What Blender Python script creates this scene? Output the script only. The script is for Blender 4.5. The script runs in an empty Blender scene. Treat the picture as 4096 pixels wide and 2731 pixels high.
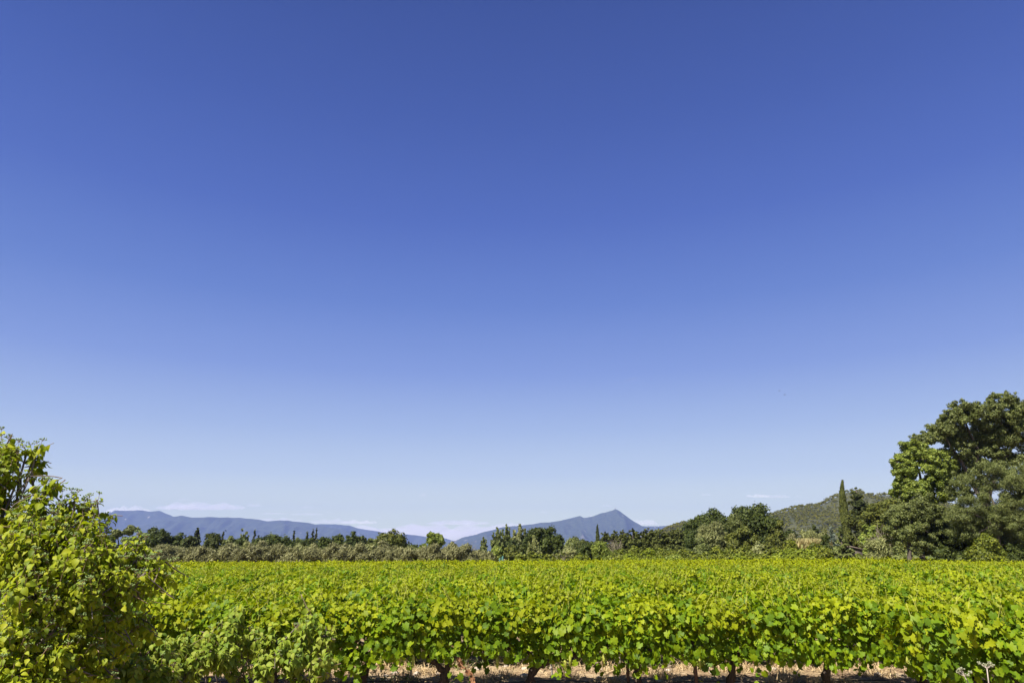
import bpy, math, random
import numpy as np
from mathutils import Vector

S = bpy.context.scene
COL = S.collection
R = math.radians
F = 2731.0                       # focal length in photo pixels (24 mm on a 36 mm sensor)
PITCH = R(17.0)
EYE = 2.4

# ------------------------------------------------------------------ camera
cd = bpy.data.cameras.new("camera")
cd.lens = 24.0
cd.sensor_width = 36.0
cd.clip_start = 0.1
cd.clip_end = 60000.0
cam = bpy.data.objects.new("camera", cd)
COL.objects.link(cam)
cam.location = (0, 0, EYE)
cam.rotation_euler = (R(90) + PITCH, 0, 0)
S.camera = cam

# ------------------------------------------------------------------ sky, sun, exposure
SUN_EL, SUN_ROT = 52.0, 218.0
SUN_STRENGTH = 5.0
S.view_settings.view_transform = 'Standard'
S.view_settings.look = 'None'
S.view_settings.exposure = 1.08
S.view_settings.gamma = 1.0
world = bpy.data.worlds.new("World")
S.world = world
world.use_nodes = True
nt = world.node_tree
bg = nt.nodes["Background"]
sky = nt.nodes.new("ShaderNodeTexSky")
sky.sky_type = 'NISHITA'
sky.sun_disc = False
sky.sun_elevation = R(SUN_EL)
sky.sun_rotation = R(SUN_ROT)
sky.altitude = 100
sky.air_density = 1.0
sky.dust_density = 0.1
sky.ozone_density = 4.0
vs = nt.nodes.new("ShaderNodeVectorMath"); vs.operation = 'SCALE'
vs.inputs['Scale'].default_value = 0.085
rc = nt.nodes.new("ShaderNodeRGBCurve")
SKY_CURVE = {0: [(0, 0), (.062, .022), (.092, .049), (.165, .140), (.375, .375), (.59, .49), (1, .60)],
             1: [(0, 0), (.112, .046), (.162, .095), (.282, .205), (.542, .435), (.683, .53), (1, .64)],
             2: [(0, 0), (.225, .190), (.31, .325), (.475, .40), (.654, .445), (.72, .48), (1, .62)]}
for ch, pts in SKY_CURVE.items():
    cv = rc.mapping.curves[ch]
    while len(cv.points) < len(pts):
        cv.points.new(0.5, 0.5)
    for p, xy in zip(cv.points, pts):
        p.location = xy
        p.handle_type = 'AUTO_CLAMPED'
rc.mapping.update()
vs2 = nt.nodes.new("ShaderNodeVectorMath"); vs2.operation = 'SCALE'
vs2.inputs['Scale'].default_value = 8.6
nt.links.new(sky.outputs[0], vs.inputs[0])
nt.links.new(vs.outputs[0], rc.inputs['Color'])
nt.links.new(rc.outputs[0], vs2.inputs[0])
# the clear sky also deepens evenly with height
wtc = nt.nodes.new("ShaderNodeTexCoord")
wsx = nt.nodes.new("ShaderNodeSeparateXYZ")
nt.links.new(wtc.outputs["Generated"], wsx.inputs[0])
wr = nt.nodes.new("ShaderNodeValToRGB")
SKY_RAMP = [(0.0, (.52, .55, .35)), (.051, (.475, .515, .372)), (.103, (.295, .355, .400)), (.165, (.193, .255, .375)), (.245, (.108, .162, .335)), (.34, (.060, .106, .280)),
            (.449, (.034, .066, .230)), (.57, (.022, .047, .183)), (.689, (.015, .034, .141)), (1.0, (.012, .028, .115))]
while len(wr.color_ramp.elements) < len(SKY_RAMP):
    wr.color_ramp.elements.new(0.5)
for e, (q, c) in zip(wr.color_ramp.elements, SKY_RAMP):
    e.position = q
    e.color = (*[10 * k for k in c], 1)
nt.links.new(wsx.outputs[2], wr.inputs[0])
wm = nt.nodes.new("ShaderNodeMix"); wm.data_type = 'RGBA'
wm.inputs[0].default_value = 0.85
nt.links.new(vs2.outputs[0], wm.inputs[6])
nt.links.new(wr.outputs[0], wm.inputs[7])
nt.links.new(wm.outputs[2], bg.inputs[0])
bg.inputs[1].default_value = 0.1

sd = bpy.data.lights.new("sun", 'SUN')
sd.energy = SUN_STRENGTH
sd.angle = R(0.53)
sd.color = (1.0, 0.93, 0.82)
sun = bpy.data.objects.new("sun", sd)
COL.objects.link(sun)
_el, _rot = R(SUN_EL), R(SUN_ROT)
to_sun = Vector((math.sin(_rot) * math.cos(_el), math.cos(_rot) * math.cos(_el), math.sin(_el)))
sun.rotation_euler = to_sun.to_track_quat('Z', 'Y').to_euler()

S.cycles.max_bounces = 6
S.cycles.diffuse_bounces = 3
S.cycles.glossy_bounces = 2
S.cycles.transmission_bounces = 4
S.cycles.transparent_max_bounces = 8
S.cycles.volume_bounces = 2
S.cycles.use_denoising = True

# ------------------------------------------------------------------ helpers
def smooth(a, b, x):
    t = np.clip((np.asarray(x, float) - a) / (b - a), 0, 1)
    return t * t * (3 - 2 * t)

def G(x, y):
    """ground height"""
    x = np.asarray(x, float); y = np.asarray(y, float)
    z = 0.005 * x * np.clip(y / 70.0, 0, 1) * (1 - smooth(300, 900, y))
    z = np.where(np.abs(x) > 90, 0.005 * np.sign(x) * 90 * np.clip(y / 70.0, 0, 1) * (1 - smooth(300, 900, y)), z)
    z = z + 0.75 * (1 - smooth(4.5, 8.5, y))                     # bank the photographer stands on
    z = z + smooth(73, 120, y) * (0.7 + 1.5 * smooth(-8, 40, x))  # ground rises gently beyond the vines
    return z

def Gz(x, y):
    return float(G(x, y))

def at(px, py, Y):
    u = (px - 2048.0) / F
    v = (1365.5 - py) / F
    dy = math.cos(PITCH) - v * math.sin(PITCH)
    dz = math.sin(PITCH) + v * math.cos(PITCH)
    k = Y / dy
    return (u * k, Y, EYE + dz * k)

def mk(name, V, Fc, mats, parent=None, loc=None, smooth_shade=False, midx=None):
    """V (n,3), Fc (m,k) or list of such arrays -> one mesh object"""
    V = np.asarray(V, np.float32)
    if not isinstance(Fc, (list, tuple)):
        Fc = [Fc]
    Fc = [np.asarray(f, np.int32) for f in Fc if len(f)]
    me = bpy.data.meshes.new(name)
    me.vertices.add(len(V))
    me.vertices.foreach_set("co", V.ravel())
    loops = np.concatenate([f.ravel() for f in Fc])
    tot = np.concatenate([np.full(len(f), f.shape[1], np.int32) for f in Fc])
    st = np.concatenate([[0], np.cumsum(tot)[:-1]]).astype(np.int32)
    me.loops.add(len(loops))
    me.loops.foreach_set("vertex_index", loops)
    me.polygons.add(len(tot))
    me.polygons.foreach_set("loop_start", st)
    me.polygons.foreach_set("loop_total", tot)
    if smooth_shade:
        me.polygons.foreach_set("use_smooth", np.ones(len(tot), bool))
    if not isinstance(mats, (list, tuple)):
        mats = [mats]
    for m in mats:
        me.materials.append(m)
    if midx is not None:
        me.polygons.foreach_set("material_index", np.asarray(midx, np.int32))
    me.update(calc_edges=True)
    o = bpy.data.objects.new(name, me)
    COL.objects.link(o)
    if parent is not None:
        o.parent = parent
    if loc is not None:
        o.location = loc
    return o

def tag(o, label=None, cat=None, group=None, kind=None):
    if label: o["label"] = label
    if cat: o["category"] = cat
    if group: o["group"] = group
    if kind: o["kind"] = kind
    return o

def thing(name, label, cat, loc, group=None, rotz=0):
    o = bpy.data.objects.new(name, None)
    o.empty_display_size = 0.2
    COL.objects.link(o)
    o.location = loc
    o.rotation_euler = (0, 0, rotz)
    return tag(o, label, cat, group)

def nrm(a):
    return a / np.maximum(np.linalg.norm(a, axis=-1, keepdims=True), 1e-9)

# leaf templates: verts (x side, y along, z normal), triangles / quads
def fan(pts, zc=0.0):
    V = [(0, 0.12, zc)] + pts
    n = len(pts)
    return np.array(V, float), np.array([(0, 1 + i, 1 + (i + 1) % n) for i in range(n)])

def vine_leaf():
    half = [(0, 1.12), (16, .80), (34, .96), (56, .72), (78, .84), (112, .66), (146, .72), (172, .32)]
    pts = []
    for a, r in half:
        pts.append((a, r))
    for a, r in half[::-1]:
        if a > 0:
            pts.append((-a, r))
    out = []
    for a, r in pts:
        x, y = .93 * r * math.sin(R(a)), 1.04 * r * math.cos(R(a))
        out.append((x, y, 0.50 * abs(x) - 0.42 * x * x - 0.26 * y * y * (y > 0) + 0.07 * math.cos(R(a * 5))))
    return fan(out, 0.04)

VINE_LEAF = vine_leaf()
HEX = (np.array([(0, -.55, 0), (.62, -.15, -.12), (.5, .5, -.14), (0, 1.0, -.1), (-.5, .5, -.14), (-.62, -.15, -.12)], float),
       np.array([(0, 1, 2, 3), (0, 3, 4, 5)]))
RHOMB = (np.array([(0, -.8, 0), (.6, .05, -.12), (0, .9, 0), (-.6, .05, -.12)], float), np.array([(0, 1, 2), (0, 2, 3)]))
SLIM = (np.array([(0, -1.0, 0), (.24, -.1, -.05), (0, 1.1, 0.05), (-.24, -.1, -.05)], float), np.array([(0, 1, 2), (0, 2, 3)]))

def dog_leaf():
    rows = [(-.02, 0.0, 0), (.18, .25, .03), (.42, .36, .03), (.68, .27, -.05), (.88, .11, -.18), (1.04, 0.0, -.32)]
    V, Q = [], []
    V.append((0, 0, 0))
    for y, w, z in rows[1:-1]:
        V += [(-w, y, z + .10 * w / .42), (0, y, z - .03), (w, y, z + .10 * w / .42)]
    V.append((0, rows[-1][0], rows[-1][2]))
    T = [(0, 2, 1), (0, 3, 2)]
    for k in range(3):
        a = 1 + 3 * k
        T += [(a, a + 1, a + 4), (a, a + 4, a + 3), (a + 1, a + 2, a + 5), (a + 1, a + 5, a + 4)]
    a = 10
    T += [(a, a + 1, 13), (a + 1, a + 2, 13)]
    return np.array(V, float), np.array(T)

DOG_LEAF = dog_leaf()

def place(tpl, P, N, D, sz, aspect=None):
    """copies of a leaf template: positions P, normals N, directions D (made square to N), sizes"""
    tv, tf = tpl
    N = nrm(N)
    D = D - N * np.sum(D * N, -1, keepdims=True)
    D = nrm(D)
    X = np.cross(D, N)
    sz = np.broadcast_to(np.asarray(sz, float), (len(P),))
    V = P[:, None, :] + sz[:, None, None] * (tv[None, :, 0:1] * X[:, None, :] + tv[None, :, 1:2] * D[:, None, :] + tv[None, :, 2:3] * N[:, None, :])
    Fc = tf[None] + (np.arange(len(P)) * len(tv))[:, None, None]
    return V.reshape(-1, 3), Fc.reshape(-1, tf.shape[1])

def _octa2():
    V = [(0, 0, 1), (0, 0, -1)]
    for z, q in ((.5, .87), (-.5, .87)):
        for i in range(5):
            a = 2 * math.pi * i / 5 + (z < 0) * .6
            V.append((q * math.cos(a), q * math.sin(a), z))
    T = []
    for i in range(5):
        j = (i + 1) % 5
        T += [(0, 2 + i, 2 + j), (1, 7 + j, 7 + i), (2 + i, 7 + i, 2 + j), (2 + j, 7 + i, 7 + j)]
    return np.array(V, float), np.array(T)
OCTA2 = _octa2()

class MB:
    """collects pieces for ONE mesh"""
    def __init__(s):
        s.V, s.F, s.n = [], {}, 0
    def add(s, V, Fc):
        V = np.asarray(V, float)
        Fc = np.asarray(Fc, int)
        s.V.append(V)
        s.F.setdefault(Fc.shape[1], []).append(Fc + s.n)
        s.n += len(V)
        return s
    def tube(s, P, r, k=6, cap=True):
        P = np.asarray(P, float)
        r = np.broadcast_to(np.asarray(r, float), (len(P),))
        T = nrm(np.gradient(P, axis=0))
        ref = np.array([0.31, 0.17, 0.93]) if abs(T[0, 2]) < .8 else np.array([0.93, .17, .31])
        A = nrm(np.cross(T, ref))
        B = np.cross(T, A)
        a = np.arange(k) / k * 2 * np.pi
        V = P[:, None] + r[:, None, None] * (np.cos(a)[None, :, None] * A[:, None] + np.sin(a)[None, :, None] * B[:, None])
        n = len(P)
        i, j = np.meshgrid(np.arange(n - 1), np.arange(k), indexing='ij')
        q = np.stack([i * k + j, i * k + (j + 1) % k, (i + 1) * k + (j + 1) % k, (i + 1) * k + j], -1).reshape(-1, 4)
        s.add(V.reshape(-1, 3), q)
        if cap:
            c = np.array([[0, j, (j + 1) % k] for j in range(1, k - 1)])
            s.F.setdefault(3, []).append(c + s.n - k)
        return s
    def box(s, lo, hi):
        lo, hi = np.array(lo, float), np.array(hi, float)
        V = np.array([[(lo, hi)[(i >> k) & 1][k] for k in range(3)] for i in range(8)])
        return s.add(V, [(0, 2, 3, 1), (4, 5, 7, 6), (0, 1, 5, 4), (2, 6, 7, 3), (0, 4, 6, 2), (1, 3, 7, 5)])
    def build(s, name, mat, parent=None, loc=None, smooth_shade=False):
        return mk(name, np.concatenate(s.V), [np.concatenate(f) for f in s.F.values()], mat, parent, loc, smooth_shade)

def curve_pts(a, b, c, n=8):
    t = np.linspace(0, 1, n)[:, None]
    a, b, c = (np.asarray(q, float) for q in (a, b, c))
    return (1 - t) ** 2 * a + 2 * t * (1 - t) * b + t * t * c

# ------------------------------------------------------------------ materials
def new_mat(name):
    m = bpy.data.materials.new(name)
    m.use_nodes = True
    n = m.node_tree
    return m, n, n.nodes["Principled BSDF"], n.nodes["Material Output"]

def ramp(n, cols, pos=None):
    r = n.nodes.new("ShaderNodeValToRGB")
    e = r.color_ramp.elements
    while len(e) < len(cols):
        e.new(0.5)
    for i, c in enumerate(cols):
        e[i].position = pos[i] if pos else i / (len(cols) - 1)
        e[i].color = (*c, 1)
    return r

def leaf_mat(name, cols, trans=0.35, tcol=None, rough=0.5, spec=0.35, vary=0.25, scale=0.6):
    """leaf colour differs from leaf to leaf and from plant to plant, light shines through"""
    m, n, b, out = new_mat(name)
    g = n.nodes.new("ShaderNodeNewGeometry")
    rm = ramp(n, cols)
    n.links.new(g.outputs["Random Per Island"], rm.inputs[0])
    tc = n.nodes.new("ShaderNodeTexCoord")
    no = n.nodes.new("ShaderNodeTexNoise"); no.inputs["Scale"].default_value = scale
    no.inputs["Detail"].default_value = 3
    n.links.new(g.outputs["Position"], no.inputs["Vector"])
    oi = n.nodes.new("ShaderNodeObjectInfo")
    ad = n.nodes.new("ShaderNodeMath"); ad.operation = 'MULTIPLY_ADD'
    n.links.new(oi.outputs["Random"], ad.inputs[0]); ad.inputs[1].default_value = 0.3
    n.links.new(no.outputs[0], ad.inputs[2])
    mr = n.nodes.new("ShaderNodeMapRange")
    mr.inputs[1].default_value = 0.35; mr.inputs[2].default_value = 0.95
    mr.inputs[3].default_value = 1 - vary; mr.inputs[4].default_value = 1 + vary
    n.links.new(ad.outputs[0], mr.inputs[0])
    hs = n.nodes.new("ShaderNodeHueSaturation")
    n.links.new(rm.outputs[0], hs.inputs["Color"])
    n.links.new(mr.outputs[0], hs.inputs["Value"])
    n.links.new(hs.outputs[0], b.inputs["Base Color"])
    b.inputs["Roughness"].default_value = rough
    b.inputs["Specular IOR Level"].default_value = spec
    tr = n.nodes.new("ShaderNodeBsdfTranslucent")
    if tcol:
        mx = n.nodes.new("ShaderNodeMix"); mx.data_type = 'RGBA'; mx.blend_type = 'MULTIPLY'
        mx.inputs[0].default_value = 1.0
        n.links.new(hs.outputs[0], mx.inputs[6]); mx.inputs[7].default_value = (*tcol, 1)
        n.links.new(mx.outputs[2], tr.inputs[0])
    else:
        n.links.new(hs.outputs[0], tr.inputs[0])
    ms = n.nodes.new("ShaderNodeMixShader"); ms.inputs[0].default_value = trans
    n.links.new(b.outputs[0], ms.inputs[1]); n.links.new(tr.outputs[0], ms.inputs[2])
    n.links.new(ms.outputs[0], out.inputs[0])
    return m

def plain_mat(name, c1, c2, scale=8, rough=0.85, bump=0.0, stretch=(1, 1, 1)):
    m, n, b, out = new_mat(name)
    tc = n.nodes.new("ShaderNodeTexCoord")
    mp = n.nodes.new("ShaderNodeMapping"); mp.inputs["Scale"].default_value = stretch
    n.links.new(tc.outputs["Object"], mp.inputs[0])
    no = n.nodes.new("ShaderNodeTexNoise"); no.inputs["Scale"].default_value = scale; no.inputs["Detail"].default_value = 6
    n.links.new(mp.outputs[0], no.inputs["Vector"])
    rm = ramp(n, [c1, c2], [0.35, 0.65])
    n.links.new(no.outputs[0], rm.inputs[0])
    n.links.new(rm.outputs[0], b.inputs["Base Color"])
    b.inputs["Roughness"].default_value = rough
    if bump:
        bu = n.nodes.new("ShaderNodeBump"); bu.inputs["Strength"].default_value = bump
        n.links.new(no.outputs[0], bu.inputs["Height"]); n.links.new(bu.outputs[0], b.inputs["Normal"])
    return m

M = {}
M['vine'] = leaf_mat("vine_leaf", [(.066, .122, .010), (.115, .195, .007), (.155, .230, .006), (.20, .265, .007)], .32, (1.3, 1.4, .25), .5, .16, .16)
M['vine_young'] = leaf_mat("young_vine_leaf", [(.155, .20, .006), (.23, .278, .007), (.285, .315, .011), (.20, .25, .009)], .34, (1.3, 1.32, .25), .5, .14, .16)
M['vine_far'] = leaf_mat("distant_vine_leaf", [(.075, .115, .006), (.205, .258, .006), (.265, .305, .009), (.31, .335, .014)], .34, (1.4, 1.25, .3), .6, .06, .14)
M['cane'] = plain_mat("green_cane", (.28, .30, .04), (.36, .36, .07), 4)
M['bark'] = plain_mat("vine_bark", (.018, .012, .009), (.065, .045, .033), 14, .95, .8, (3, 3, .5))
M['greybark'] = plain_mat("grey_bark", (.10, .085, .07), (.25, .22, .19), 14, .95, .8, (3, 3, .5))
M['trunk'] = plain_mat("tree_bark", (.05, .04, .032), (.11, .09, .07), 6, .95, .6, (2, 2, .4))
M['dog'] = leaf_mat("dogwood_leaf", [(0.11, 0.165, 0.012), (0.23, 0.29, 0.012), (0.31, 0.36, 0.015), (0.37, 0.39, 0.022)], .38, (1.25, 1.35, .3), .55, .2, .18, 1.5)
M['dog_pale'] = leaf_mat("pale_dogwood_leaf", [(.10, .165, .020), (.165, .235, .020), (.22, .28, .028), (.26, .30, .05)], .36, (1.4, 1.25, .45), .55, .2, .16, 1.5)
M['twig'] = plain_mat("red_twig", (.17, .11, .06), (.26, .19, .11), 10)
M['stem'] = plain_mat("shrub_stem", (.06, .045, .038), (.17, .14, .12), 12, .9, .5)
M['berry'] = plain_mat("green_berry", (.13, .20, .05), (.19, .26, .07), 9, .5)
M['oak'] = leaf_mat("oak_foliage", [(0.0301, 0.0461, 0.0107), (0.0487, 0.0673, 0.0133), (0.0753, 0.093, 0.0159)], .22, None, .6, .2, .3, .35)
M['oak_warm'] = leaf_mat("warm_green_foliage", [(.055, .070, .014), (.092, .108, .017), (.14, .145, .022)], .25, None, .6, .2, .25, .35)
M['olive'] = leaf_mat("olive_foliage", [(0.1, 0.105, 0.038), (0.175, 0.175, 0.07), (0.28, 0.275, 0.12)], .25, None, .55, .3, .22, .5)
M['willow'] = leaf_mat("pale_foliage", [(0.1105, 0.1274, 0.0416), (0.2015, 0.2184, 0.0754), (0.2925, 0.299, 0.1105)], .28, None, .55, .3, .22, .4)
M['poplar'] = leaf_mat("poplar_foliage", [(0.0779, 0.102, 0.0283), (0.1387, 0.167, 0.0425), (0.2336, 0.2578, 0.0779)], .36, None, .55, .3, .28, .4)
M['light'] = leaf_mat("light_green_foliage", [(0.0914, 0.1277, 0.0215), (0.1546, 0.2016, 0.0269), (0.2285, 0.2621, 0.0377)], .3, None, .55, .3, .22, .4)
M['conifer'] = leaf_mat("conifer_foliage", [(0.0234, 0.0342, 0.0099), (0.0405, 0.0522, 0.0126), (0.063, 0.072, 0.018)], .12, None, .65, .15, .25, .5)
M['pine'] = leaf_mat("pine_foliage", [(0.0398, 0.0513, 0.0115), (0.0654, 0.076, 0.0159), (0.0972, 0.1061, 0.023)], .15, None, .65, .15, .25, .4)
M['bluegreen'] = leaf_mat("blue_green_foliage", [(.06, .085, .06), (.10, .13, .095), (.14, .17, .13)], .15, None, .6, .25, .2, .4)
M['bramble'] = leaf_mat("bramble_foliage", [(0.058, 0.08, 0.01), (0.11, 0.135, 0.012), (0.18, 0.195, 0.018)], .28, None, .55, .25, .3, .7)
M['hedgevine'] = leaf_mat("bright_creeper_foliage", [(0.095, 0.13, 0.01), (0.155, 0.2, 0.012), (0.215, 0.245, 0.018)], .3, None, .55, .25, .2, .7)
M['deadtwig'] = plain_mat("dead_twig", (.16, .13, .10), (.30, .26, .20), 6)
M['palewood'] = plain_mat("pale_wood", (.25, .21, .17), (.42, .37, .31), 12, .9, .4, (3, 3, .4))
M['rust'] = plain_mat("rusty_metal", (.05, .028, .02), (.11, .06, .04), 14, .8, .3)
M['straw'] = leaf_mat("straw", [(.40, .29, .14), (.52, .39, .21), (.62, .50, .30), (.28, .19, .10)], .15, None, .7, .2, .15)
M['drygrass'] = leaf_mat("dry_grass", [(.30, .26, .11), (.40, .34, .16), (.24, .25, .09)], .2, None, .7, .2, .2)
M['weed'] = leaf_mat("weed", [(.07, .10, .03), (.12, .15, .05), (.17, .18, .08)], .25, None, .6, .3, .2)

# ------------------------------------------------------------------ ground
def ground_mat():
    m, n, b, out = new_mat("dry_ground")
    g = n.nodes.new("ShaderNodeNewGeometry")
    n1 = n.nodes.new("ShaderNodeTexNoise"); n1.inputs["Scale"].default_value = 1.3; n1.inputs["Detail"].default_value = 9; n1.inputs["Roughness"].default_value = .7
    n2 = n.nodes.new("ShaderNodeTexNoise"); n2.inputs["Scale"].default_value = .035; n2.inputs["Detail"].default_value = 5
    n3 = n.nodes.new("ShaderNodeTexNoise"); n3.inputs["Scale"].default_value = 22; n3.inputs["Detail"].default_value = 6
    for k in (n1, n2, n3):
        n.links.new(g.outputs["Position"], k.inputs["Vector"])
    r1 = ramp(n, [(.10, .07, .045), (.21, .145, .09), (.36, .27, .165), (.42, .36, .28)], [.3, .45, .58, .74])
    n.links.new(n1.outputs[0], r1.inputs[0])
    r2 = ramp(n, [(.10, .125, .035), (.33, .27, .13)], [.46, .56])
    n.links.new(n2.outputs[0], r2.inputs[0])
    sx = n.nodes.new("ShaderNodeSeparateXYZ"); n.links.new(g.outputs["Position"], sx.inputs[0])
    mr = n.nodes.new("ShaderNodeMapRange"); mr.inputs[1].default_value = 68; mr.inputs[2].default_value = 80
    n.links.new(sx.outputs[1], mr.inputs[0])
    mx = n.nodes.new("ShaderNodeMix"); mx.data_type = 'RGBA'
    n.links.new(mr.outputs[0], mx.inputs[0]); n.links.new(r1.outputs[0], mx.inputs[6]); n.links.new(r2.outputs[0], mx.inputs[7])
    mr2 = n.nodes.new("ShaderNodeMapRange"); mr2.inputs[1].default_value = 140; mr2.inputs[2].default_value = 220
    n.links.new(sx.outputs[1], mr2.inputs[0])
    mx2 = n.nodes.new("ShaderNodeMix"); mx2.data_type = 'RGBA'
    n.links.new(mr2.outputs[0], mx2.inputs[0]); n.links.new(mx.outputs[2], mx2.inputs[6]); mx2.inputs[7].default_value = (.05, .07, .025, 1)
    n.links.new(mx2.outputs[2], b.inputs["Base Color"])
    b.inputs["Roughness"].default_value = .95
    b.inputs["Specular IOR Level"].default_value = .1
    bu = n.nodes.new("ShaderNodeBump"); bu.inputs["Strength"].default_value = .8; bu.inputs["Distance"].default_value = .05
    n.links.new(n3.outputs[0], bu.inputs["Height"]); n.links.new(bu.outputs[0], b.inputs["Normal"])
    return m

def build_ground():
    rng = np.random.default_rng(3)
    ys = np.concatenate([np.linspace(-40, 8, 24), np.linspace(9, 30, 85), np.linspace(30.5, 140, 90), np.geomspace(145, 12600, 40)])
    xs = np.concatenate([-np.geomspace(9700, 40, 26), np.linspace(-39, 39, 200), np.geomspace(40, 9700, 26)])
    X, Y = np.meshgrid(xs, ys)
    Z = G(X, Y)
    clod = rng.normal(0, 1, X.shape)
    Z = Z + clod * .02 * ((Y > 8) & (Y < 30) & (np.abs(X) < 39))
    nx, ny = len(xs), len(ys)
    i, j = np.meshgrid(np.arange(ny - 1), np.arange(nx - 1), indexing='ij')
    q = np.stack([i * nx + j, i * nx + j + 1, (i + 1) * nx + j + 1, (i + 1) * nx + j], -1).reshape(-1, 4)
    o = mk("ground", np.stack([X, Y, Z], -1).reshape(-1, 3), q, ground_mat(), smooth_shade=True)
    tag(o, "dry straw-strewn earth under the vines and the fields beyond", "ground", kind="structure")

build_ground()

# ------------------------------------------------------------------ mountains
def mount_mat(name, green, green2, rock, lo, hi, scale):
    m, n, b, out = new_mat(name)
    g = n.nodes.new("ShaderNodeNewGeometry")
    n1 = n.nodes.new("ShaderNodeTexNoise"); n1.inputs["Scale"].default_value = scale; n1.inputs["Detail"].default_value = 10; n1.inputs["Roughness"].default_value = .68
    n2 = n.nodes.new("ShaderNodeTexNoise"); n2.inputs["Scale"].default_value = scale * 9; n2.inputs["Detail"].default_value = 6
    for k in (n1, n2):
        n.links.new(g.outputs["Position"], k.inputs["Vector"])
    r0 = ramp(n, [green, green2], [.4, .6]); n.links.new(n2.outputs[0], r0.inputs[0])
    r1 = ramp(n, [(0, 0, 0), (1, 1, 1)], [lo, hi]); n.links.new(n1.outputs[0], r1.inputs[0])
    mx = n.nodes.new("ShaderNodeMix"); mx.data_type = 'RGBA'
    n.links.new(r1.outputs[0], mx.inputs[0]); n.links.new(r0.outputs[0], mx.inputs[6]); mx.inputs[7].default_value = (*rock, 1)
    n3 = n.nodes.new("ShaderNodeTexNoise"); n3.inputs["Scale"].default_value = .011; n3.inputs["Detail"].default_value = 2
    n.links.new(g.outputs["Position"], n3.inputs["Vector"])
    r3 = ramp(n, [(0, 0, 0), (1, 1, 1)], [.73, .765]); n.links.new(n3.outputs[0], r3.inputs[0])
    mx3 = n.nodes.new("ShaderNodeMix"); mx3.data_type = 'RGBA'
    n.links.new(r3.outputs[0], mx3.inputs[0]); n.links.new(mx.outputs[2], mx3.inputs[6]); mx3.inputs[7].default_value = (.30, .27, .25, 1)
    n.links.new(mx3.outputs[2], b.inputs["Base Color"])
    b.inputs["Roughness"].default_value = 1.0
    b.inputs["Specular IOR Level"].default_value = 0
    return m

def vnoise(shape, cells, rng):
    a = rng.random((cells[0] + 2, cells[1] + 2))
    y = np.linspace(0, cells[0], shape[0]); x = np.linspace(0, cells[1], shape[1])
    yi, xi = y.astype(int), x.astype(int)
    fy, fx = (y - yi)[:, None], (x - xi)[None]
    fy, fx = fy * fy * (3 - 2 * fy), fx * fx * (3 - 2 * fx)
    q = lambda dy, dx: a[np.ix_(yi + dy, xi + dx)]
    return (q(0, 0) * (1 - fy) + q(1, 0) * fy) * (1 - fx) + (q(0, 1) * (1 - fy) + q(1, 1) * fy) * fx

def ridge(name, label, prof, D, mat, seed, depth=3.2, jag=.012, nu=260, nv=60, rocks=None):
    """a mountain whose crest runs through the given skyline, real slopes before and behind"""
    rng = np.random.default_rng(seed)
    prof = sorted(prof)
    P = np.array([at(px, py, D) for px, py in prof])
    x = np.linspace(P[0, 0], P[-1, 0], nu)
    h = np.interp(x, P[:, 0], P[:, 2])
    hm = h.max()
    h = h + (vnoise((2, nu), (1, nu // 6), rng)[0] - .5) * hm * jag + (vnoise((2, nu), (1, nu // 2), rng)[0] - .5) * hm * jag * .8
    t = np.linspace(-1, 1, nv)
    sp = vnoise((nv, nu), (5, 22), rng) - .5
    sp2 = vnoise((nv, nu), (12, 60), rng) - .5
    T = t[:, None]
    w = np.maximum(0, 1 - np.abs(T)) ** 1.15
    bump = np.abs(T) * (1 - np.abs(T)) * 4
    Z = h[None] * np.clip(w + bump * (sp * .5 + sp2 * .2), 0, 1) - 3 * np.abs(T)
    off = (vnoise((2, nu), (1, 9), rng)[0] - .5) * hm * .8
    Yv = D + T * hm * depth + off[None] * (1 - np.abs(T))
    k = Yv / D                                      # keep the crest where the skyline is
    Z = np.where(np.abs(T) < 1e-6, Z, Z)
    X = np.broadcast_to(x, Z.shape)
    kk = 1 + off[None] * (1 - np.abs(T)) / D
    X = X * kk
    Z = EYE + (Z - EYE) * kk
    i, j = np.meshgrid(np.arange(nv - 1), np.arange(nu - 1), indexing='ij')
    q = np.stack([i * nu + j, i * nu + j + 1, (i + 1) * nu + j + 1, (i + 1) * nu + j], -1).reshape(-1, 4)
    o = mk(name, np.stack([X, Yv, Z], -1).reshape(-1, 3), q, mat, smooth_shade=True)
    return tag(o, label, "mountain", kind="structure")

MG = mount_mat("wooded_mountain", (.030, .042, .028), (.055, .068, .040), (.22, .19, .17), .62, .67, .0034)
MF = mount_mat("far_wooded_mountain", (.035, .047, .034), (.052, .064, .042), (.30, .27, .25), .72, .80, .002)
ridge("mountain", "pointed wooded mountain with pale rock scars and a mast on its summit",
      [(1640, 2215), (1740, 2185), (1817, 2163), (1851, 2147), (1905, 2135), (1929, 2127), (1970, 2118), (2004, 2106), (2065, 2101), (2126, 2093), (2160, 2087), (2201, 2086), (2235, 2080),
       (2276, 2070), (2303, 2063), (2320, 2060), (2334, 2068), (2351, 2067), (2395, 2052), (2439, 2039), (2461, 2033), (2477, 2040), (2507, 2062), (2541, 2086), (2565, 2100), (2600, 2118), (2660, 2150), (2740, 2200)],
      9000, MG, 11, 2.6, .006)
ridge("mountain", "long low blue ridge just right of the pointed mountain",
      [(2440, 2150), (2500, 2112), (2571, 2101), (2629, 2102), (2677, 2099), (2760, 2085), (2900, 2080), (3100, 2090), (3300, 2120)], 10000, MF, 12, 2.2, .004)
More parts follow.
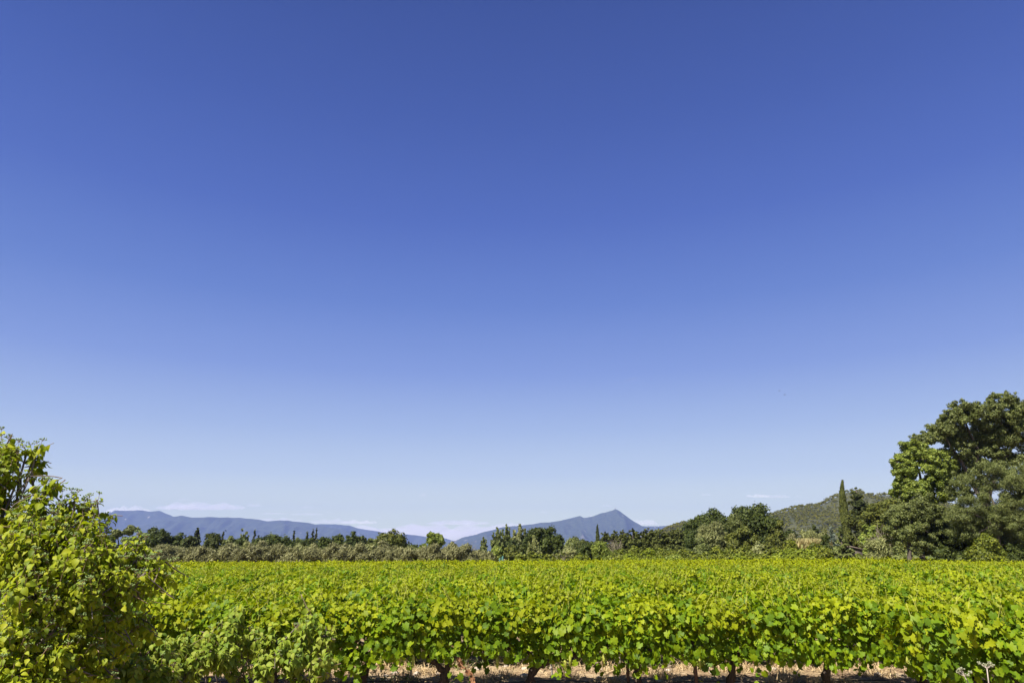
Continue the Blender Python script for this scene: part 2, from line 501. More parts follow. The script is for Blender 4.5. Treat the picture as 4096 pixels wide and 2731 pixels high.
ridge("mountain", "nearer left range, a long blue crest sloping down to the right",
      [(430, 2150), (540, 2112), (618, 2088), (655, 2071), (692, 2064), (730, 2060), (767, 2066), (828, 2064), (876, 2067), (958, 2068), (1022, 2073), (1073, 2082), (1121, 2078), (1168, 2083), (1236, 2088), (1277, 2098), (1338, 2110), (1369, 2113), (1396, 2127), (1423, 2140), (1480, 2165), (1560, 2200)],
      9600, MF, 13, 2.3, .004)
ridge("mountain", "highest blue mountain behind the dogwood shrub at far left",
      [(-260, 2150), (-100, 2120), (60, 2110), (180, 2095), (300, 2076), (400, 2052), (434, 2045), (475, 2040), (553, 2037), (600, 2042), (638, 2040), (692, 2062), (740, 2084), (800, 2110), (900, 2150)],
      10600, MF, 14, 1.9, .004)
ridge("mountain", "palest farthest ridge fading away in the middle gap",
      [(1000, 2150), (1120, 2110), (1210, 2096), (1277, 2094), (1338, 2094), (1399, 2099), (1440, 2112), (1508, 2123), (1542, 2129), (1603, 2134), (1658, 2137), (1712, 2146), (1766, 2147), (1797, 2156), (1840, 2170), (1900, 2195)],
      11700, MF, 15, 1.5, .003)

# wooded hill at the right, with its forest
HILL_D = 1000.0
def hill():
    rng = np.random.default_rng(21)
    prof = [(2500, 2190), (2600, 2135), (2646, 2117), (2704, 2090), (2745, 2083), (2850, 2100), (3000, 2085), (3126, 2039), (3160, 2027), (3197, 2019), (3241, 2015), (3258, 2019), (3300, 2004), (3344, 1978), (3373, 1964),
            (3410, 1953), (3438, 1960), (3459, 1974), (3496, 1970), (3548, 1969), (3650, 1980), (3800, 2010), (4000, 2060), (4300, 2140)]
    P = np.array([at(a, b, HILL_D) for a, b in prof])
    nu, nv = 220, 60
    x = np.linspace(P[0, 0], P[-1, 0], nu)
    h = np.interp(x, P[:, 0], P[:, 2]) - 3.0
    t = np.linspace(-1, 1, nv)[:, None]
    sp = vnoise((nv, nu), (4, 12), rng) - .5
    W = 330.0
    Z = h[None] * np.clip(np.maximum(0, 1 - np.abs(t)) ** 1.1 + np.abs(t) * (1 - np.abs(t)) * 4 * sp * .3, 0, 1) - 2 * np.abs(t)
    Yv = HILL_D + t * W + 0 * x[None]
    X = np.broadcast_to(x, Z.shape)
    i, j = np.meshgrid(np.arange(nv - 1), np.arange(nu - 1), indexing='ij')
    q = np.stack([i * nu + j, i * nu + j + 1, (i + 1) * nu + j + 1, (i + 1) * nu + j], -1).reshape(-1, 4)
    o = mk("hill", np.stack([X, Yv, Z], -1).reshape(-1, 3), q, plain_mat("hill_soil", (.035, .042, .014), (.06, .062, .02), .05), smooth_shade=True)
    tag(o, "pine covered hill rising behind the trees at right", "hill", kind="structure")
    # trees on it
    n = 8000
    ui = rng.random(n) * (nu - 1.001); vi = rng.random(n) ** .9 * (nv * .56)
    a, bb = ui.astype(int), vi.astype(int)
    base = np.stack([x[a] + (ui - a) * (x[1] - x[0]), HILL_D + (-1 + 2 * vi / (nv - 1)) * W, Z[bb, a]], -1)
    keep = base[:, 2] > 4
    base = base[keep]; n = len(base)
    hh = rng.uniform(3.6, 7.0, n)
    k = 26
    d = nrm(rng.normal(0, 1, (n, k, 3))); d[..., 2] = np.abs(d[..., 2]) * .9 - .1
    r = (hh * .44)[:, None, None] * np.array([1, 1, .75])
    C = base[:, None, :] + np.array([0, 0, 1.0]) * (hh * .55)[:, None, None] + d * r * rng.uniform(.7, 1.05, (n, k, 1))
    Pp = C.reshape(-1, 3); N = (d + rng.normal(0, .35, d.shape)).reshape(-1, 3)
    V, Fc = place(RHOMB, Pp, N, rng.normal(0, 1, Pp.shape), rng.uniform(.6, 1.15, len(Pp)))
    o = mk("forest", V, Fc, leaf_mat("hill_pine", [(0.04, 0.046, 0.009), (0.078, 0.08, 0.012), (0.13, 0.12, 0.016)], .1, None, .8, .03, .35, .05))
    tag(o, "dense pine forest covering the hill at right", "forest", kind="stuff")
hill()

# mast on the summit
def mast():
    p = at(2461, 2035, 9000)
    b = thing("radio_mast", "thin radio mast on the summit of the pointed mountain", "mast", (p[0], p[1], p[2] - 4))
    MB().tube([(0, 0, 0), (0, 0, 18), (0, 0, 40)], [2.4, 1.6, .6], 6).build("pole", M['palewood'], b)
    MB().box((-6, -4, 0), (6, 4, 8)).build("hut", M['palewood'], b)
mast()

# ------------------------------------------------------------------ vines
def vine_leaves(rng, n, L, W, z0, z1, size, young=False):
    """leaf positions over the shell of a hedge-like canopy, tips hanging outward"""
    x = rng.uniform(-L / 2, L / 2, n)
    th = rng.uniform(-.35 * np.pi, 1.35 * np.pi, n)
    rr = np.where(rng.random(n) < .80, rng.uniform(.70, 1.10, n), rng.uniform(.25, .75, n))
    zc, hz = (z0 + z1) / 2, (z1 - z0) / 2
    cy, cz = np.cos(th), np.sin(th)
    e = .65
    sy, sz_ = np.sign(cy) * np.abs(cy) ** e, np.sign(cz) * np.abs(cz) ** e
    y = sy * W / 2 * rr * (1 + .16 * np.sin(x * 3.3 + n)) + .08 * np.sin(x * 5 + n * .1)
    z = zc + sz_ * hz * rr + .09 * np.sin(x * 4.1 + n * .3) + rng.normal(0, .03, n)
    P = np.stack([x, y, z], -1)
    out = np.stack([rng.normal(0, .25, n), sy * .9, sz_ * .55 + .35], -1)
    N = nrm(out) + rng.normal(0, 1, (n, 3)) * np.array([.85, .6, .5]) + np.array([-.15, 0, .3])
    D = np.stack([rng.normal(.1, .7, n), sy * .35, rng.normal(-.8, .45, n)], -1) + rng.normal(0, .3, (n, 3))
    s = size * rng.choice([.55, .75, .9, 1.05, 1.2], n) * rng.uniform(.85, 1.15, n)
    return P, N, D, s

def shoots(rng, k, L, W, z1, hmin, hmax):
    out = []
    for _ in range(k):
        x, y = rng.uniform(-L / 2, L / 2), rng.uniform(-W * .4, W * .4)
        h = rng.uniform(hmin, hmax)
        lean = np.array([rng.normal(.12, .22), rng.normal(0, .2), 1.0])
        a = np.array([x, y, z1 - .22])
        out.append(curve_pts(a, a + lean * h * .6, a + lean * h + np.array([rng.normal(.05, .08), rng.normal(0, .06), -.02]), 6))
    return out

def trunk_mesh(rng, kind):
    """0: crooked trunk with two arms, 1: low Y fork, 2: trunk bent over to one side"""
    m = MB()
    def limb(pts, r0, r1, n=12, k=9):
        pts = np.asarray(pts, float)
        t = np.linspace(0, 1, len(pts)); u = np.linspace(0, 1, n)
        P = np.stack([np.interp(u, t, pts[:, c]) for c in range(3)], -1)
        P[1:-1] = (P[:-2] + 2 * P[1:-1] + P[2:]) / 4
        P[1:-1] += rng.normal(0, .012, P[1:-1].shape)
        r = np.linspace(r0, r1, n) * (1 + .16 * np.sin(np.arange(n) * 2.1 + rng.uniform(0, 6)) + rng.normal(0, .07, n))
        m.tube(P, r, k)
    if kind == 1:
        limb([(0, 0, -.08), (.01, .02, .12), (0, 0, .27)], .085, .075, 8)
        limb([(0, 0, .24), (.13, 0, .40), (.30, .02, .54), (.75, 0, .66)], .066, .028)
        limb([(0, 0, .24), (-.08, 0, .42), (-.16, .02, .58), (-.70, 0, .70)], .060, .026)
    elif kind == 2:
        limb([(-.22, 0, -.08), (-.21, .02, .16), (-.13, 0, .33), (.06, .02, .46), (.36, 0, .53), (.62, .02, .60), (.95, 0, .68)], .095, .035, 18)
        limb([(.1, 0, .47), (-.1, .02, .6), (-.6, 0, .7)], .05, .024)
    else:
        l = rng.uniform(-.2, .2)
        limb([(0, 0, -.08), (l * .25, .03, .14), (l * .4, -.02, .30), (l, .02, .46), (l, 0, .60)], .080, .062)
        for q in (-1, 1):
            limb([(l, 0, .56), (l + q * .2, 0, .64), (l + q * rng.uniform(.5, .85), rng.normal(0, .05), .72)], .052, .022, 9)
    return m

VINES = {}
def vine_protos():
    protos = []
    for k in range(6):
        rng = np.random.default_rng(100 + k)
        L, W, z0, z1 = 2.0, 1.2, (.54 if k in (3, 4) else .45), 1.38
        tm = trunk_mesh(rng, [0, 0, 0, 1, 2, 0][k])
        P, N, D, s = vine_leaves(rng, 1400, L, W, z0, z1, .073)
        # some trailing leaves hanging low
        q = rng.random(len(P)) < .05
        P[q, 2] -= rng.uniform(.05, .2, q.sum())
        for _ in range(2 if k in (3, 4) else 4):
            hx, hs = rng.uniform(-.85, .85), rng.choice([-1, -1, 1])
            m = int(rng.integers(6, 12)); tt = rng.random(m)
            P = np.concatenate([P, np.stack([hx + rng.normal(0, .09, m), hs * rng.uniform(.25, .5) + rng.normal(0, .06, m), .52 - tt * rng.uniform(.22, .40)], -1)])
            N = np.concatenate([N, np.array([0, hs * .8, .35]) + rng.normal(0, .5, (m, 3))]); D = np.concatenate([D, np.array([0, 0, -1]) + rng.normal(0, .35, (m, 3))]); s = np.concatenate([s, .075 * rng.uniform(.6, 1.2, m)])
        leafV = place(VINE_LEAF, P, N, D, s)
        up = P[:, 2] > z1 - .22
        Py, Ny, Dy, sy = vine_leaves(rng, 700, L, W * .95, z1 - .40, z1 + .05, .063)
        Ny[:, 2] += .2
        sh = shoots(rng, 17, L, W, z1, .25, .62)
        SP, SN, SD, SS = [], [], [], []
        for c in sh:
            for t in range(1, 6):
                for _ in range(2):
                    d = nrm(np.array([rng.normal(), rng.normal(), rng.normal(0, .4)]))
                    SP.append(c[t] + d * .05); SN.append(np.array([0, 0, .55]) + d * .5 + rng.normal(0, .35, 3)); SD.append(d + np.array([0, 0, -.3])); SS.append(.074 - .009 * t)
        yv = place(VINE_LEAF, np.concatenate([Py, np.array(SP)]), np.concatenate([Ny, np.array(SN)]), np.concatenate([Dy, np.array(SD)]),
                   np.concatenate([sy, np.array(SS) * rng.uniform(.7, 1.2, len(SS))]))
        cm = MB()
        for c in sh:
            cm.tube(c, np.linspace(.008, .003, len(c)), 4)
        # fruit set: small yellow green clusters hanging in the lower canopy
        gm = []
        for _ in range(4):
            c = np.array([rng.uniform(-.8, .8), rng.choice([-1, -1, -1, 1]) * rng.uniform(.50, .62), rng.uniform(.52, .72)])
            nb = 40
            tt = rng.random(nb)
            pp = c + np.stack([rng.normal(0, .035, nb) * (1.2 - tt), rng.normal(0, .03, nb) * (1.2 - tt), -tt * .15], -1)
            v, f = place(OCTA, pp, rng.normal(0, 1, (nb, 3)), rng.normal(0, 1, (nb, 3)), .0095)
            gm.append(MB().add(v, f).tube([c + np.array([0, 0, .05]), c, c - np.array([0, 0, .14])], [.004, .028, .016], 6))
        protos.append((tm, leafV, yv, cm, gm))
    return protos

OCTA = (np.array([(1, 0, 0), (-1, 0, 0), (0, 1, 0), (0, -1, 0), (0, 0, 1), (0, 0, -1)], float),
        np.array([(0, 2, 4), (2, 1, 4), (1, 3, 4), (3, 0, 4), (2, 0, 5), (1, 2, 5), (3, 1, 5), (0, 3, 5)]))
M['grape'] = plain_mat("green_grape", (.22, .26, .03), (.30, .32, .05), 5, .5)

def vine_foliage(lv, yv, cm, r):
    """old leaves, young leaves and canes of one vine"""
    V = np.concatenate([lv[0], yv[0]] + cm.V)
    n1 = len(lv[0]); n2 = n1 + len(yv[0])
    fs = [lv[1], yv[1] + n1] + [np.concatenate(f) + n2 for f in cm.F.values()]
    mi = np.concatenate([np.full(len(f), min(k, 2)) for k, f in enumerate(fs)])
    return mk("foliage", V, fs, [M['vine'], M['vine_young'], M['cane']], r, midx=mi)

def build_proto_parts():
    out = []
    for tm, lv, yv, cm, gm in vine_protos():
        r = thing("grapevine", "", "", (0, 0, 0))
        for key in ("label", "category"):
            if key in r: del r[key]
        parts = [tm.build("trunk", M['bark'], r, smooth_shade=True),
                 vine_foliage(lv, yv, cm, r)] + [g.build("grape_bunch", M['grape'], r) for g in gm]
        out.append((r, parts))
    return out

PROTO = build_proto_parts()
USED = set()
def put_vine(k, x, y, flip, sc, label, group, drop=()):
    root, parts = PROTO[k]
    if k not in USED and not drop:
        USED.add(k); r = root
    else:
        r = root.copy(); COL.objects.link(r)
        for p in parts:
            if p.name.split('.')[0] in drop: continue
            c = p.copy(); COL.objects.link(c); c.parent = r
    r.location = (x, y, Gz(x, y)); r.rotation_euler = (0, 0, math.pi if flip else 0); r.scale = sc
    tag(r, label, "grapevine", group)
    return r

ROW0, DROW, SPACE = 13.6, 2.8, 1.68
FRONT = [(-5.75, "leftmost front-row grapevine, low and half behind the dogwood shoots"),
         (-4.25, "front-row grapevine whose lower left is covered by dogwood shoots"),
         (-2.75, "front-row grapevine with dark upright trunk just right of the dogwood shoots"),
         (-1.22, "front-row grapevine on a dark Y-shaped trunk"),
         (0.52, "front-row grapevine on a thick trunk bent over to the right"),
         (2.30, "front-row grapevine with straight dark trunk at the middle of the row"),
         (3.92, "front-row grapevine beside the rusty post, third from the right end"),
         (5.66, "front-row grapevine with long low shoots, second from the right end"),
         (7.35, "front-row grapevine half hidden by the nearer vine at lower right"),
         (9.0, "front-row grapevine at the right edge of the picture")]
def vineyard():
    rng = np.random.default_rng(7)
    n = 0
    group = "grapevines planted in rows across the field"
    kk = [2, 0, 1, 3, 4, 5, 0, 2, 1, 3]
    for i, (x, lab) in enumerate(FRONT):
        put_vine(kk[i], x, ROW0 + rng.normal(0, .05), i % 2, (1.0, 1.0, 1.0 + rng.normal(0, .03)), lab, group); n += 1
    for x in (-7.4, -9.1, -10.8):
        put_vine(rng.integers(6), x, ROW0, 0, (1, 1, 1), "grapevine in the front row hidden behind the large dogwood shrub", group); n += 1
    # a nearer row that only begins at the right
    for i, (x, lab) in enumerate([(6.75, "nearest grapevine, the first of the short row at lower right"), (8.35, "grapevine in the very corner at lower right")]):
        put_vine([4, 5][i], x, 11.0, i, (1.0, 1.0, 1.05), lab, group); n += 1
    names = {1: "second", 2: "third", 3: "fourth", 4: "fifth", 5: "sixth"}
    r = 1
    while True:
        y = ROW0 + r * DROW
        half = .755 * y + 1.0
        xs = np.arange(-half, half, SPACE) + rng.uniform(0, SPACE)
        if n + len(xs) > 300:
            break
        lab = f"yellow-green grapevine in the {names[r]} row back, its neighbours alike" if r in names else "yellow-green grapevine deep in the field, one of many alike, only its top showing"
        for x in xs:
            x = x + rng.normal(0, .06)
            put_vine(int(rng.integers(6)), x, y + rng.normal(0, .05), rng.random() < .5, (1.0, 1.05, rng.uniform(.93, 1.07) * (1 + .05 * math.sin(x * .31 + y * .23) * math.sin(x * .13 - y * .4))), lab, group,
                     () if r < 1 else ("grape_bunch",)); n += 1
        r += 1
    # the rest of the field: one mass of vines too many to count
    mb = MB(); tb = MB()
    yend = 70.5
    while ROW0 + r * DROW < yend:
        y = ROW0 + r * DROW
        half = .755 * y + 1.5
        for x in np.arange(-half, half, SPACE) + rng.uniform(0, SPACE):
            P, N, D, s = vine_leaves(rng, 460, 2.0, 1.35, .75, 1.38 + rng.uniform(-.07, .12), .10)
            keep = (P[:, 2] > .85)
            P, N, D, s = P[keep], N[keep], D[keep], s[keep]
            sh = shoots(rng, 9, 1.9, 1.0, 1.4, .15, .5)
            SP = np.concatenate([c[1:] for c in sh])
            P = np.concatenate([P, SP]); N = np.concatenate([N, np.array([0, -.2, .8]) + rng.normal(0, .5, SP.shape)])
            D = np.concatenate([D, rng.normal(0, 1, SP.shape)]); s = np.concatenate([s, np.full(len(SP), .08)])
            P = P + np.array([x, y, Gz(x, y)])
            v, f = place(HEX, P, N, D, s * .95)
            mb.add(v, f)
        r += 1
    o = mb.build("distant_vines", M['vine_far'])
    tag(o, "far rows of grapevines merging into one bright green mass", "vineyard", kind="stuff")
vineyard()

# posts and stakes among the front vines
def posts():
    def post(name, px, Y, h, r, mat, label, lean, cat="post", sides=4):
        x = at(px, 2700, Y)[0]
        z = Gz(x, Y)
        b = MB().tube([(0, 0, -.15), (lean * .5, 0, h * .5), (lean, 0, h)], [r, r, r * .95], sides)
        o = b.build(name, mat, None, (x, Y, z))
        tag(o, label, cat, "posts and stakes along the vine rows")
    post("vine_post", 2787, 13.45, .95, .035, M['rust'], "thick rusty post under the vines right of the middle", -.04)
    post("vine_post", 2512, 13.7, .9, .03, M['rust'], "slim dark post right beside the straight middle vine trunk", .0)
    post("vine_post", 1273, 13.4, .9, .03, M['rust'], "dark rusty post at the right edge of the dogwood shoots", .01)
    post("vine_stake", 2212, 14.9, .8, .022, M['palewood'], "pale stake tilted left beside the bent vine trunk", -.10, "stake", 7)
    post("vine_stake", 2485, 15.9, .8, .024, M['palewood'], "short pale stake left of the straight middle vine trunk", -.08, "stake", 7)
    post("vine_stake", 1640, 14.6, .7, .02, M['palewood'], "pale broken stake left of the Y-shaped vine trunk", .06, "stake", 7)
    post("vine_post", 2680, 16.0, .8, .05, M['greybark'], "grey weathered wooden post in the second row", .0, "post", 7)
    # old grey trunk stub
    x = at(1300, 2700, 14.2)[0]
    b = MB().tube([(0, 0, -.05), (.03, 0, .15), (.05, 0, .3), (.13, .02, .5), (.2, 0, .66)], [.09, .075, .065, .06, .045], 8)
    o = b.build("old_vine_trunk", M['greybark'], None, (x, 14.2, Gz(x, 14.2)), True)
    tag(o, "bare grey old vine trunk below the dogwood shoots", "vine trunk")
    # dead orange leaves
    x = at(1890, 2690, 13.0)[0]
    rng = np.random.default_rng(5)
    P = np.stack([x + np.linspace(-.22, .12, 9) + rng.normal(0, .03, 9), 13.0 + rng.normal(0, .03, 9), Gz(x, 13.0) + np.linspace(.58, .1, 9)], -1)
    v, f = place(VINE_LEAF, P - P[-1], rng.normal(0, 1, P.shape) + np.array([0, -1, .3]), np.array([0.2, 0, -1]) + rng.normal(0, .2, P.shape), .07)
    m = MB().add(v, f).tube(P - P[-1], .012, 5)
    o = m.build("dead_shoot", plain_mat("dead_orange_leaf", (.16, .07, .03), (.25, .12, .05), 10), None, tuple(P[-1]))
    tag(o, "withered orange shoot hanging below the vines", "dead shoot")
    # irrigation hose
    rng = np.random.default_rng(8)
    xs = np.linspace(-6, 7, 60)
    P = np.stack([xs, 13.95 + .04 * np.sin(xs * 1.3), G(xs, 13.95) + .06 + .03 * np.sin(xs * 2.1)], -1)
    o = MB().tube(P, .011, 6).build("irrigation_hose", plain_mat("black_hose", (.03, .03, .032), (.05, .05, .055), 5, .4))
    tag(o, "thin black irrigation hose lying along the front vine row", "hose")
posts()

# straw and weeds on the ground between the first rows
def straw():
    rng = np.random.default_rng(9)
    n = 26000
    x = rng.uniform(-9, 11, n); y = rng.uniform(11.8, 20, n)
    cl = rng.random(n)
    # tufts
    tx = rng.uniform(-9, 11, 150); ty = rng.uniform(13.6, 19, 150)
    k = rng.integers(0, 150, n)
    tuft = cl < .5
    x = np.where(tuft, tx[k] + rng.normal(0, .14, n), x); y = np.where(tuft, ty[k] + rng.normal(0, .14, n), y)
    P = np.stack([x, y, G(x, y)], -1)
    up = np.where(tuft, rng.uniform(.3, 1.2, n), rng.uniform(-.02, .25, n))
    d = nrm(np.stack([rng.normal(0, 1, n), rng.normal(0, 1, n), up * 1.2], -1))
    L = rng.uniform(.10, .32, n) * np.where(tuft, 1.2, 1)
    w = rng.uniform(.003, .007, n)
    side = nrm(np.cross(d, np.array([0, 0, 1.0]) + rng.normal(0, .2, (n, 3))))
    a = P + np.array([0, 0, .015]); b = a + d * L[:, None] * .55; c = a + d * L[:, None] + np.array([0, 0, -1]) * (L * .28 * (up > .25))[:, None]
    c[:, 2] = np.maximum(c[:, 2], P[:, 2] + .02)
    V = np.stack([a - side * w[:, None], a + side * w[:, None], b - side * w[:, None], b + side * w[:, None], c], 1).reshape(-1, 3)
    i0 = np.arange(n) * 5
    q = np.stack([i0, i0 + 1, i0 + 3, i0 + 2], -1); t = np.stack([i0 + 2, i0 + 3, i0 + 4], -1)
    o = mk("straw", V, [q, t], M['straw'])
    tag(o, "dry straw and cut grass lying under the vines", "straw", kind="stuff")
    m = MB()
    for q in range(140):
        cx, cy = rng.uniform(-8, 10), rng.uniform(14.2, 17.5)
        sz = rng.uniform(.03, .11)
        d = OCTA2[0] * rng.uniform(.7, 1.3, OCTA2[0].shape) * np.array([sz, sz * .8, sz * .5])
        m.add(d + np.array([cx, cy, float(G(cx, cy)) + sz * .15]), OCTA2[1])
    o = m.build("clods", plain_mat("pale_clod", (.30, .24, .18), (.50, .44, .36), 20, .95, .5))
    tag(o, "pale dry clods of earth between the vine rows", "clods", kind="stuff")
    n = 1500
    k = rng.integers(0, 26, n)
    tx = rng.uniform(-9, 11, 26); ty = rng.uniform(13.8, 18, 26)
    P = np.stack([tx[k] + rng.normal(0, .18, n), ty[k] + rng.normal(0, .15, n), np.zeros(n)], -1)
    P[:, 2] = G(P[:, 0], P[:, 1]) + rng.uniform(0, .22, n)
    v, f = place(SLIM, P, rng.normal(0, 1, P.shape), rng.normal(0, .5, P.shape) + np.array([0, 0, 1]), .05)
    o = mk("weeds", v, f, M['weed'])
    tag(o, "low grey-green weeds between the vine rows", "weeds", kind="stuff")
straw()

# ------------------------------------------------------------------ trees
def clumps_ellipsoid(rng, c, semi, K, cr, shell=.55):
    d = nrm(rng.normal(0, 1, (K, 3)))
    rr = rng.uniform(shell, 1, K)
    r = cr * min(semi) * rng.uniform(.7, 1.25, K)
    semi = np.asarray(semi, float)
    C = np.asarray(c, float) + d * np.maximum(semi - r[:, None] * .8, semi * .2) * rr[:, None]
    return C, r

def leaves_on(rng, C, rad, n, size, flat=.85, tpl=RHOMB, wind=None, jit=.45):
    w = rad ** 2
    k = rng.choice(len(C), n, p=w / w.sum())
    d = nrm(rng.normal(0, 1, (n, 3)) + np.array([0, -.1, .25]))
    rr = rng.uniform(.45, 1.1, n) * np.where(rng.random(n) < .12, 1.25, 1)
    P = C[k] + d * (rad[k] * rr)[:, None] * np.array([1, 1, flat])
    N = d + rng.normal(0, jit, (n, 3)) + np.array([0, 0, .2])
    if wind is None:
        D = rng.normal(0, 1, (n, 3))
    else:
        D = np.asarray(wind) + rng.normal(0, .6, (n, 3))
    return place(tpl, P, N, D, size * rng.uniform(.65, 1.35, n))

def limbs(mb, rng, base, targets, r0, h0):
    trunk = np.array([(0, 0, -.3), (0, 0, h0 * .5), (rng.normal(0, .03) * h0, rng.normal(0, .03) * h0, h0)]) + np.asarray(base)
    mb.tube(trunk, [r0 * 1.25, r0, r0 * .85], 8)
    for t in targets:
        t = np.asarray(t, float)
        mid = (trunk[-1] + t) / 2 + np.array([0, 0, .12 * np.linalg.norm(t - trunk[-1])])
        mb.tube(curve_pts(trunk[-1] - np.array([0, 0, h0 * .12]), mid, t, 6), np.linspace(r0 * .55, r0 * .12, 6), 6)

TREE_N = 0
def tree(kind, px, top, w, Y, label, name, cat="tree", mat=None, seed=None, dens=1.0, base=None, group=None, ls=None, open_=1.0, lean=0.0, foot=None):
    """kind: round, olive, pine, cypress, spire, poplar, shrub, bare, umbrella, willow"""
    global TREE_N
    TREE_N += 1
    rng = np.random.default_rng(seed if seed is not None else 1000 + TREE_N)
    X, _, zt = at(px, top, Y)
    gz = Gz(X, Y)
    h = zt - gz
    W = w / F * Y / math.cos(R(3))
    r = thing(name, label, cat, (X, Y, gz), group)
    ls = ls or max(.06, .0019 * Y)
    if group == 'dark trees standing behind the olive row' and kind in ('round', 'shrub'): W *= 1.3
    area_px = (w / 4.0) * (h / Y * F / 4.0)
    leaf_px = max((ls / Y * F / 4.0) ** 2 * .9, .8)
    n = int(np.clip(dens * 13 * area_px / leaf_px, 300, 60000))
    tm, tpl, wind, flat, jit = MB(), RHOMB, None, .85, .45
    if kind in ('round', 'shrub', 'willow', 'olive'):
        low = foot if foot is not None else {'round': .03, 'shrub': 0.0, 'willow': .02, 'olive': .0}[kind]
        semi = np.array([W / 2, max(W * .42, min(h * .3, W * .42)), h * (1 - low) / 2])
        c = np.array([lean * h, 0, h * (1 + low) / 2])
        K = {'round': 70, 'shrub': 40, 'willow': 46, 'olive': 38}[kind]
        C, rad = clumps_ellipsoid(rng, c, semi, K, {'round': .33, 'shrub': .42, 'willow': .38, 'olive': .34}[kind] * open_, .35)
        if kind in ('willow', 'olive'):
            tpl, wind, flat, jit = SLIM, (.4, 0, .9), .9, .7
            ls *= 1.25
        V = leaves_on(rng, C, rad, n, ls, flat, tpl, wind, jit)
        top_t = [C[i] for i in rng.choice(len(C), 7, replace=False)]
        limbs(tm, rng, (0, 0, 0), top_t, max(.05, .022 * h + .018 * W), h * (.3 if kind == 'round' else .16))
    elif kind == 'umbrella':
        C1, r1 = [], []
        for (cx, cz, rx, rz) in ((-.28, .74, .26, .22), (.22, .82, .30, .18), (.05, .60, .2, .12), (-.42, .52, .14, .12), (.40, .60, .16, .12)):
            c, q = clumps_ellipsoid(rng, (cx * W, 0, cz * h), (rx * W, .25 * W, rz * h), 9, .5, .4)
            C1.append(c); r1.append(q)
        C, rad = np.concatenate(C1), np.concatenate(r1)
        V = leaves_on(rng, C, rad * .85, n, ls, .7)
        for sx in (-.3, .25):
            tm.tube(curve_pts((0, 0, -.3), (sx * W * .3, 0, h * .4), (sx * W, 0, h * .8), 7), np.linspace(.03 * h, .008 * h, 7), 7)
    elif kind in ('pine', 'spire'):
        C, rad = [], []
        tiers = 13 if kind == 'pine' else 16
        for t in range(tiers):
            f = (t + .3) / tiers
            z = h * (.06 + .90 * f)
            Rr = W / 2 * ((1 - f) ** (.45 if kind == 'pine' else .9)) * rng.uniform(.8, 1.1) + .02 * W
            for b in range(max(3, int(7 * (1 - f) + 3))):
                a = rng.uniform(0, 2 * np.pi)
                for q in (.55, .95):
                    C.append((Rr * q * math.cos(a), Rr * q * math.sin(a), z + (.02 * h if q > .9 else 0) - .0 * Rr)); rad.append(max(Rr * .26, W * .045))
        C.append((lean * h, 0, h * .985)); rad.append(W * .04)
        C, rad = np.array(C), np.array(rad)
        V = leaves_on(rng, C, rad, n, ls, .8, RHOMB, None, .6)
        tm.tube([(0, 0, -.3), (0, 0, h * .5), (0, 0, h * .96)], [.035 * h, .022 * h, .006 * h], 7)
    elif kind == 'cypress':
        nn = n
        f = rng.random(nn) ** 1.15
        prof = W / 2 * np.clip(np.sin(np.pi * np.clip(f * .72 + .26, 0, 1)) ** .8, .05, 1)
        a = rng.uniform(0, 2 * np.pi, nn)
        bulge = 1 + .14 * np.sin(a * 3 + f * 21) + .1 * np.sin(f * 50 + a)
        rr = prof * bulge * rng.uniform(.72, 1.04, nn)
        bend = lean * h * np.clip((f - .72) / .28, 0, 1) ** 2
        P = np.stack([rr * np.cos(a) + bend, rr * np.sin(a), h * (.02 + .98 * f)], -1)
        N = np.stack([np.cos(a), np.sin(a), np.full(nn, .25)], -1) + rng.normal(0, .4, (nn, 3))
        D = np.array([0.1, 0, 1]) + rng.normal(0, .25, (nn, 3))
        V = place(SLIM, P, N, D, ls * 1.3 * rng.uniform(.6, 1.3, nn))
        tm.tube([(0, 0, -.3), (0, 0, h * .5), (0, 0, h * .9)], [.03 * h, .02 * h, .005 * h], 7)
    elif kind == 'poplar':
        C, rad = [], []
        cols = [(0, 1.0, .34), (-.27, .84, .26), (.25, .88, .26), (-.4, .6, .18), (.38, .62, .2), (.1, .93, .2)]
        for cx, hh, ww in cols:
            for z in np.linspace(.12, 1, 12):
                q = ww * W * .5 * (math.sin(math.pi * min(1, z * .80 + .14)) ** .6 + .1)
                C.append((cx * W * (.6 + .4 * z) + rng.normal(0, .03) * W, rng.normal(0, .16) * W, z * hh * h - q * .7)); rad.append(q * rng.uniform(.6, 1.0))
        C, rad = np.array(C), np.array(rad)
        V = leaves_on(rng, C, rad, n, ls, 1.25, RHOMB, (0.2, 0, 1), .55)
        limbs(tm, rng, (0, 0, 0), [(c[0] * W * .9, 0, c[1] * h * .85) for c in cols[:5]], .02 * h, h * .15)
    elif kind == 'bare':
        V = None
        def twig(a, d, L, r, lv):
            b = a + d * L
            tm.tube(curve_pts(a, (a + b) / 2 + rng.normal(0, .08, 3) * L, b, 4), [r, r * .85, r * .7, r * .5], 4, False)
            if lv:
                for _ in range(4):
                    d2 = nrm(d + rng.normal(0, .5, 3) * np.array([1, 1, .6]) + np.array([0, 0, .1]))
                    twig(a + (b - a) * rng.uniform(.45, 1), d2, L * rng.uniform(.5, .75), r * .6, lv - 1)
        for _ in range(6):
            d = nrm(np.array([rng.normal(0, .38) * W / h, rng.normal(0, .3), 1.0]))
            twig(np.array([rng.normal(0, .06) * W, 0, -.1]), d, h * .52, .006 * h + .008, 2)
    tm.build("branches" if kind == 'bare' else "trunk", M['deadtwig'] if kind == 'bare' else M['trunk'], r, smooth_shade=True)
    if V is not None:
        mk("crown", V[0], V[1], M[mat], r)
    return r

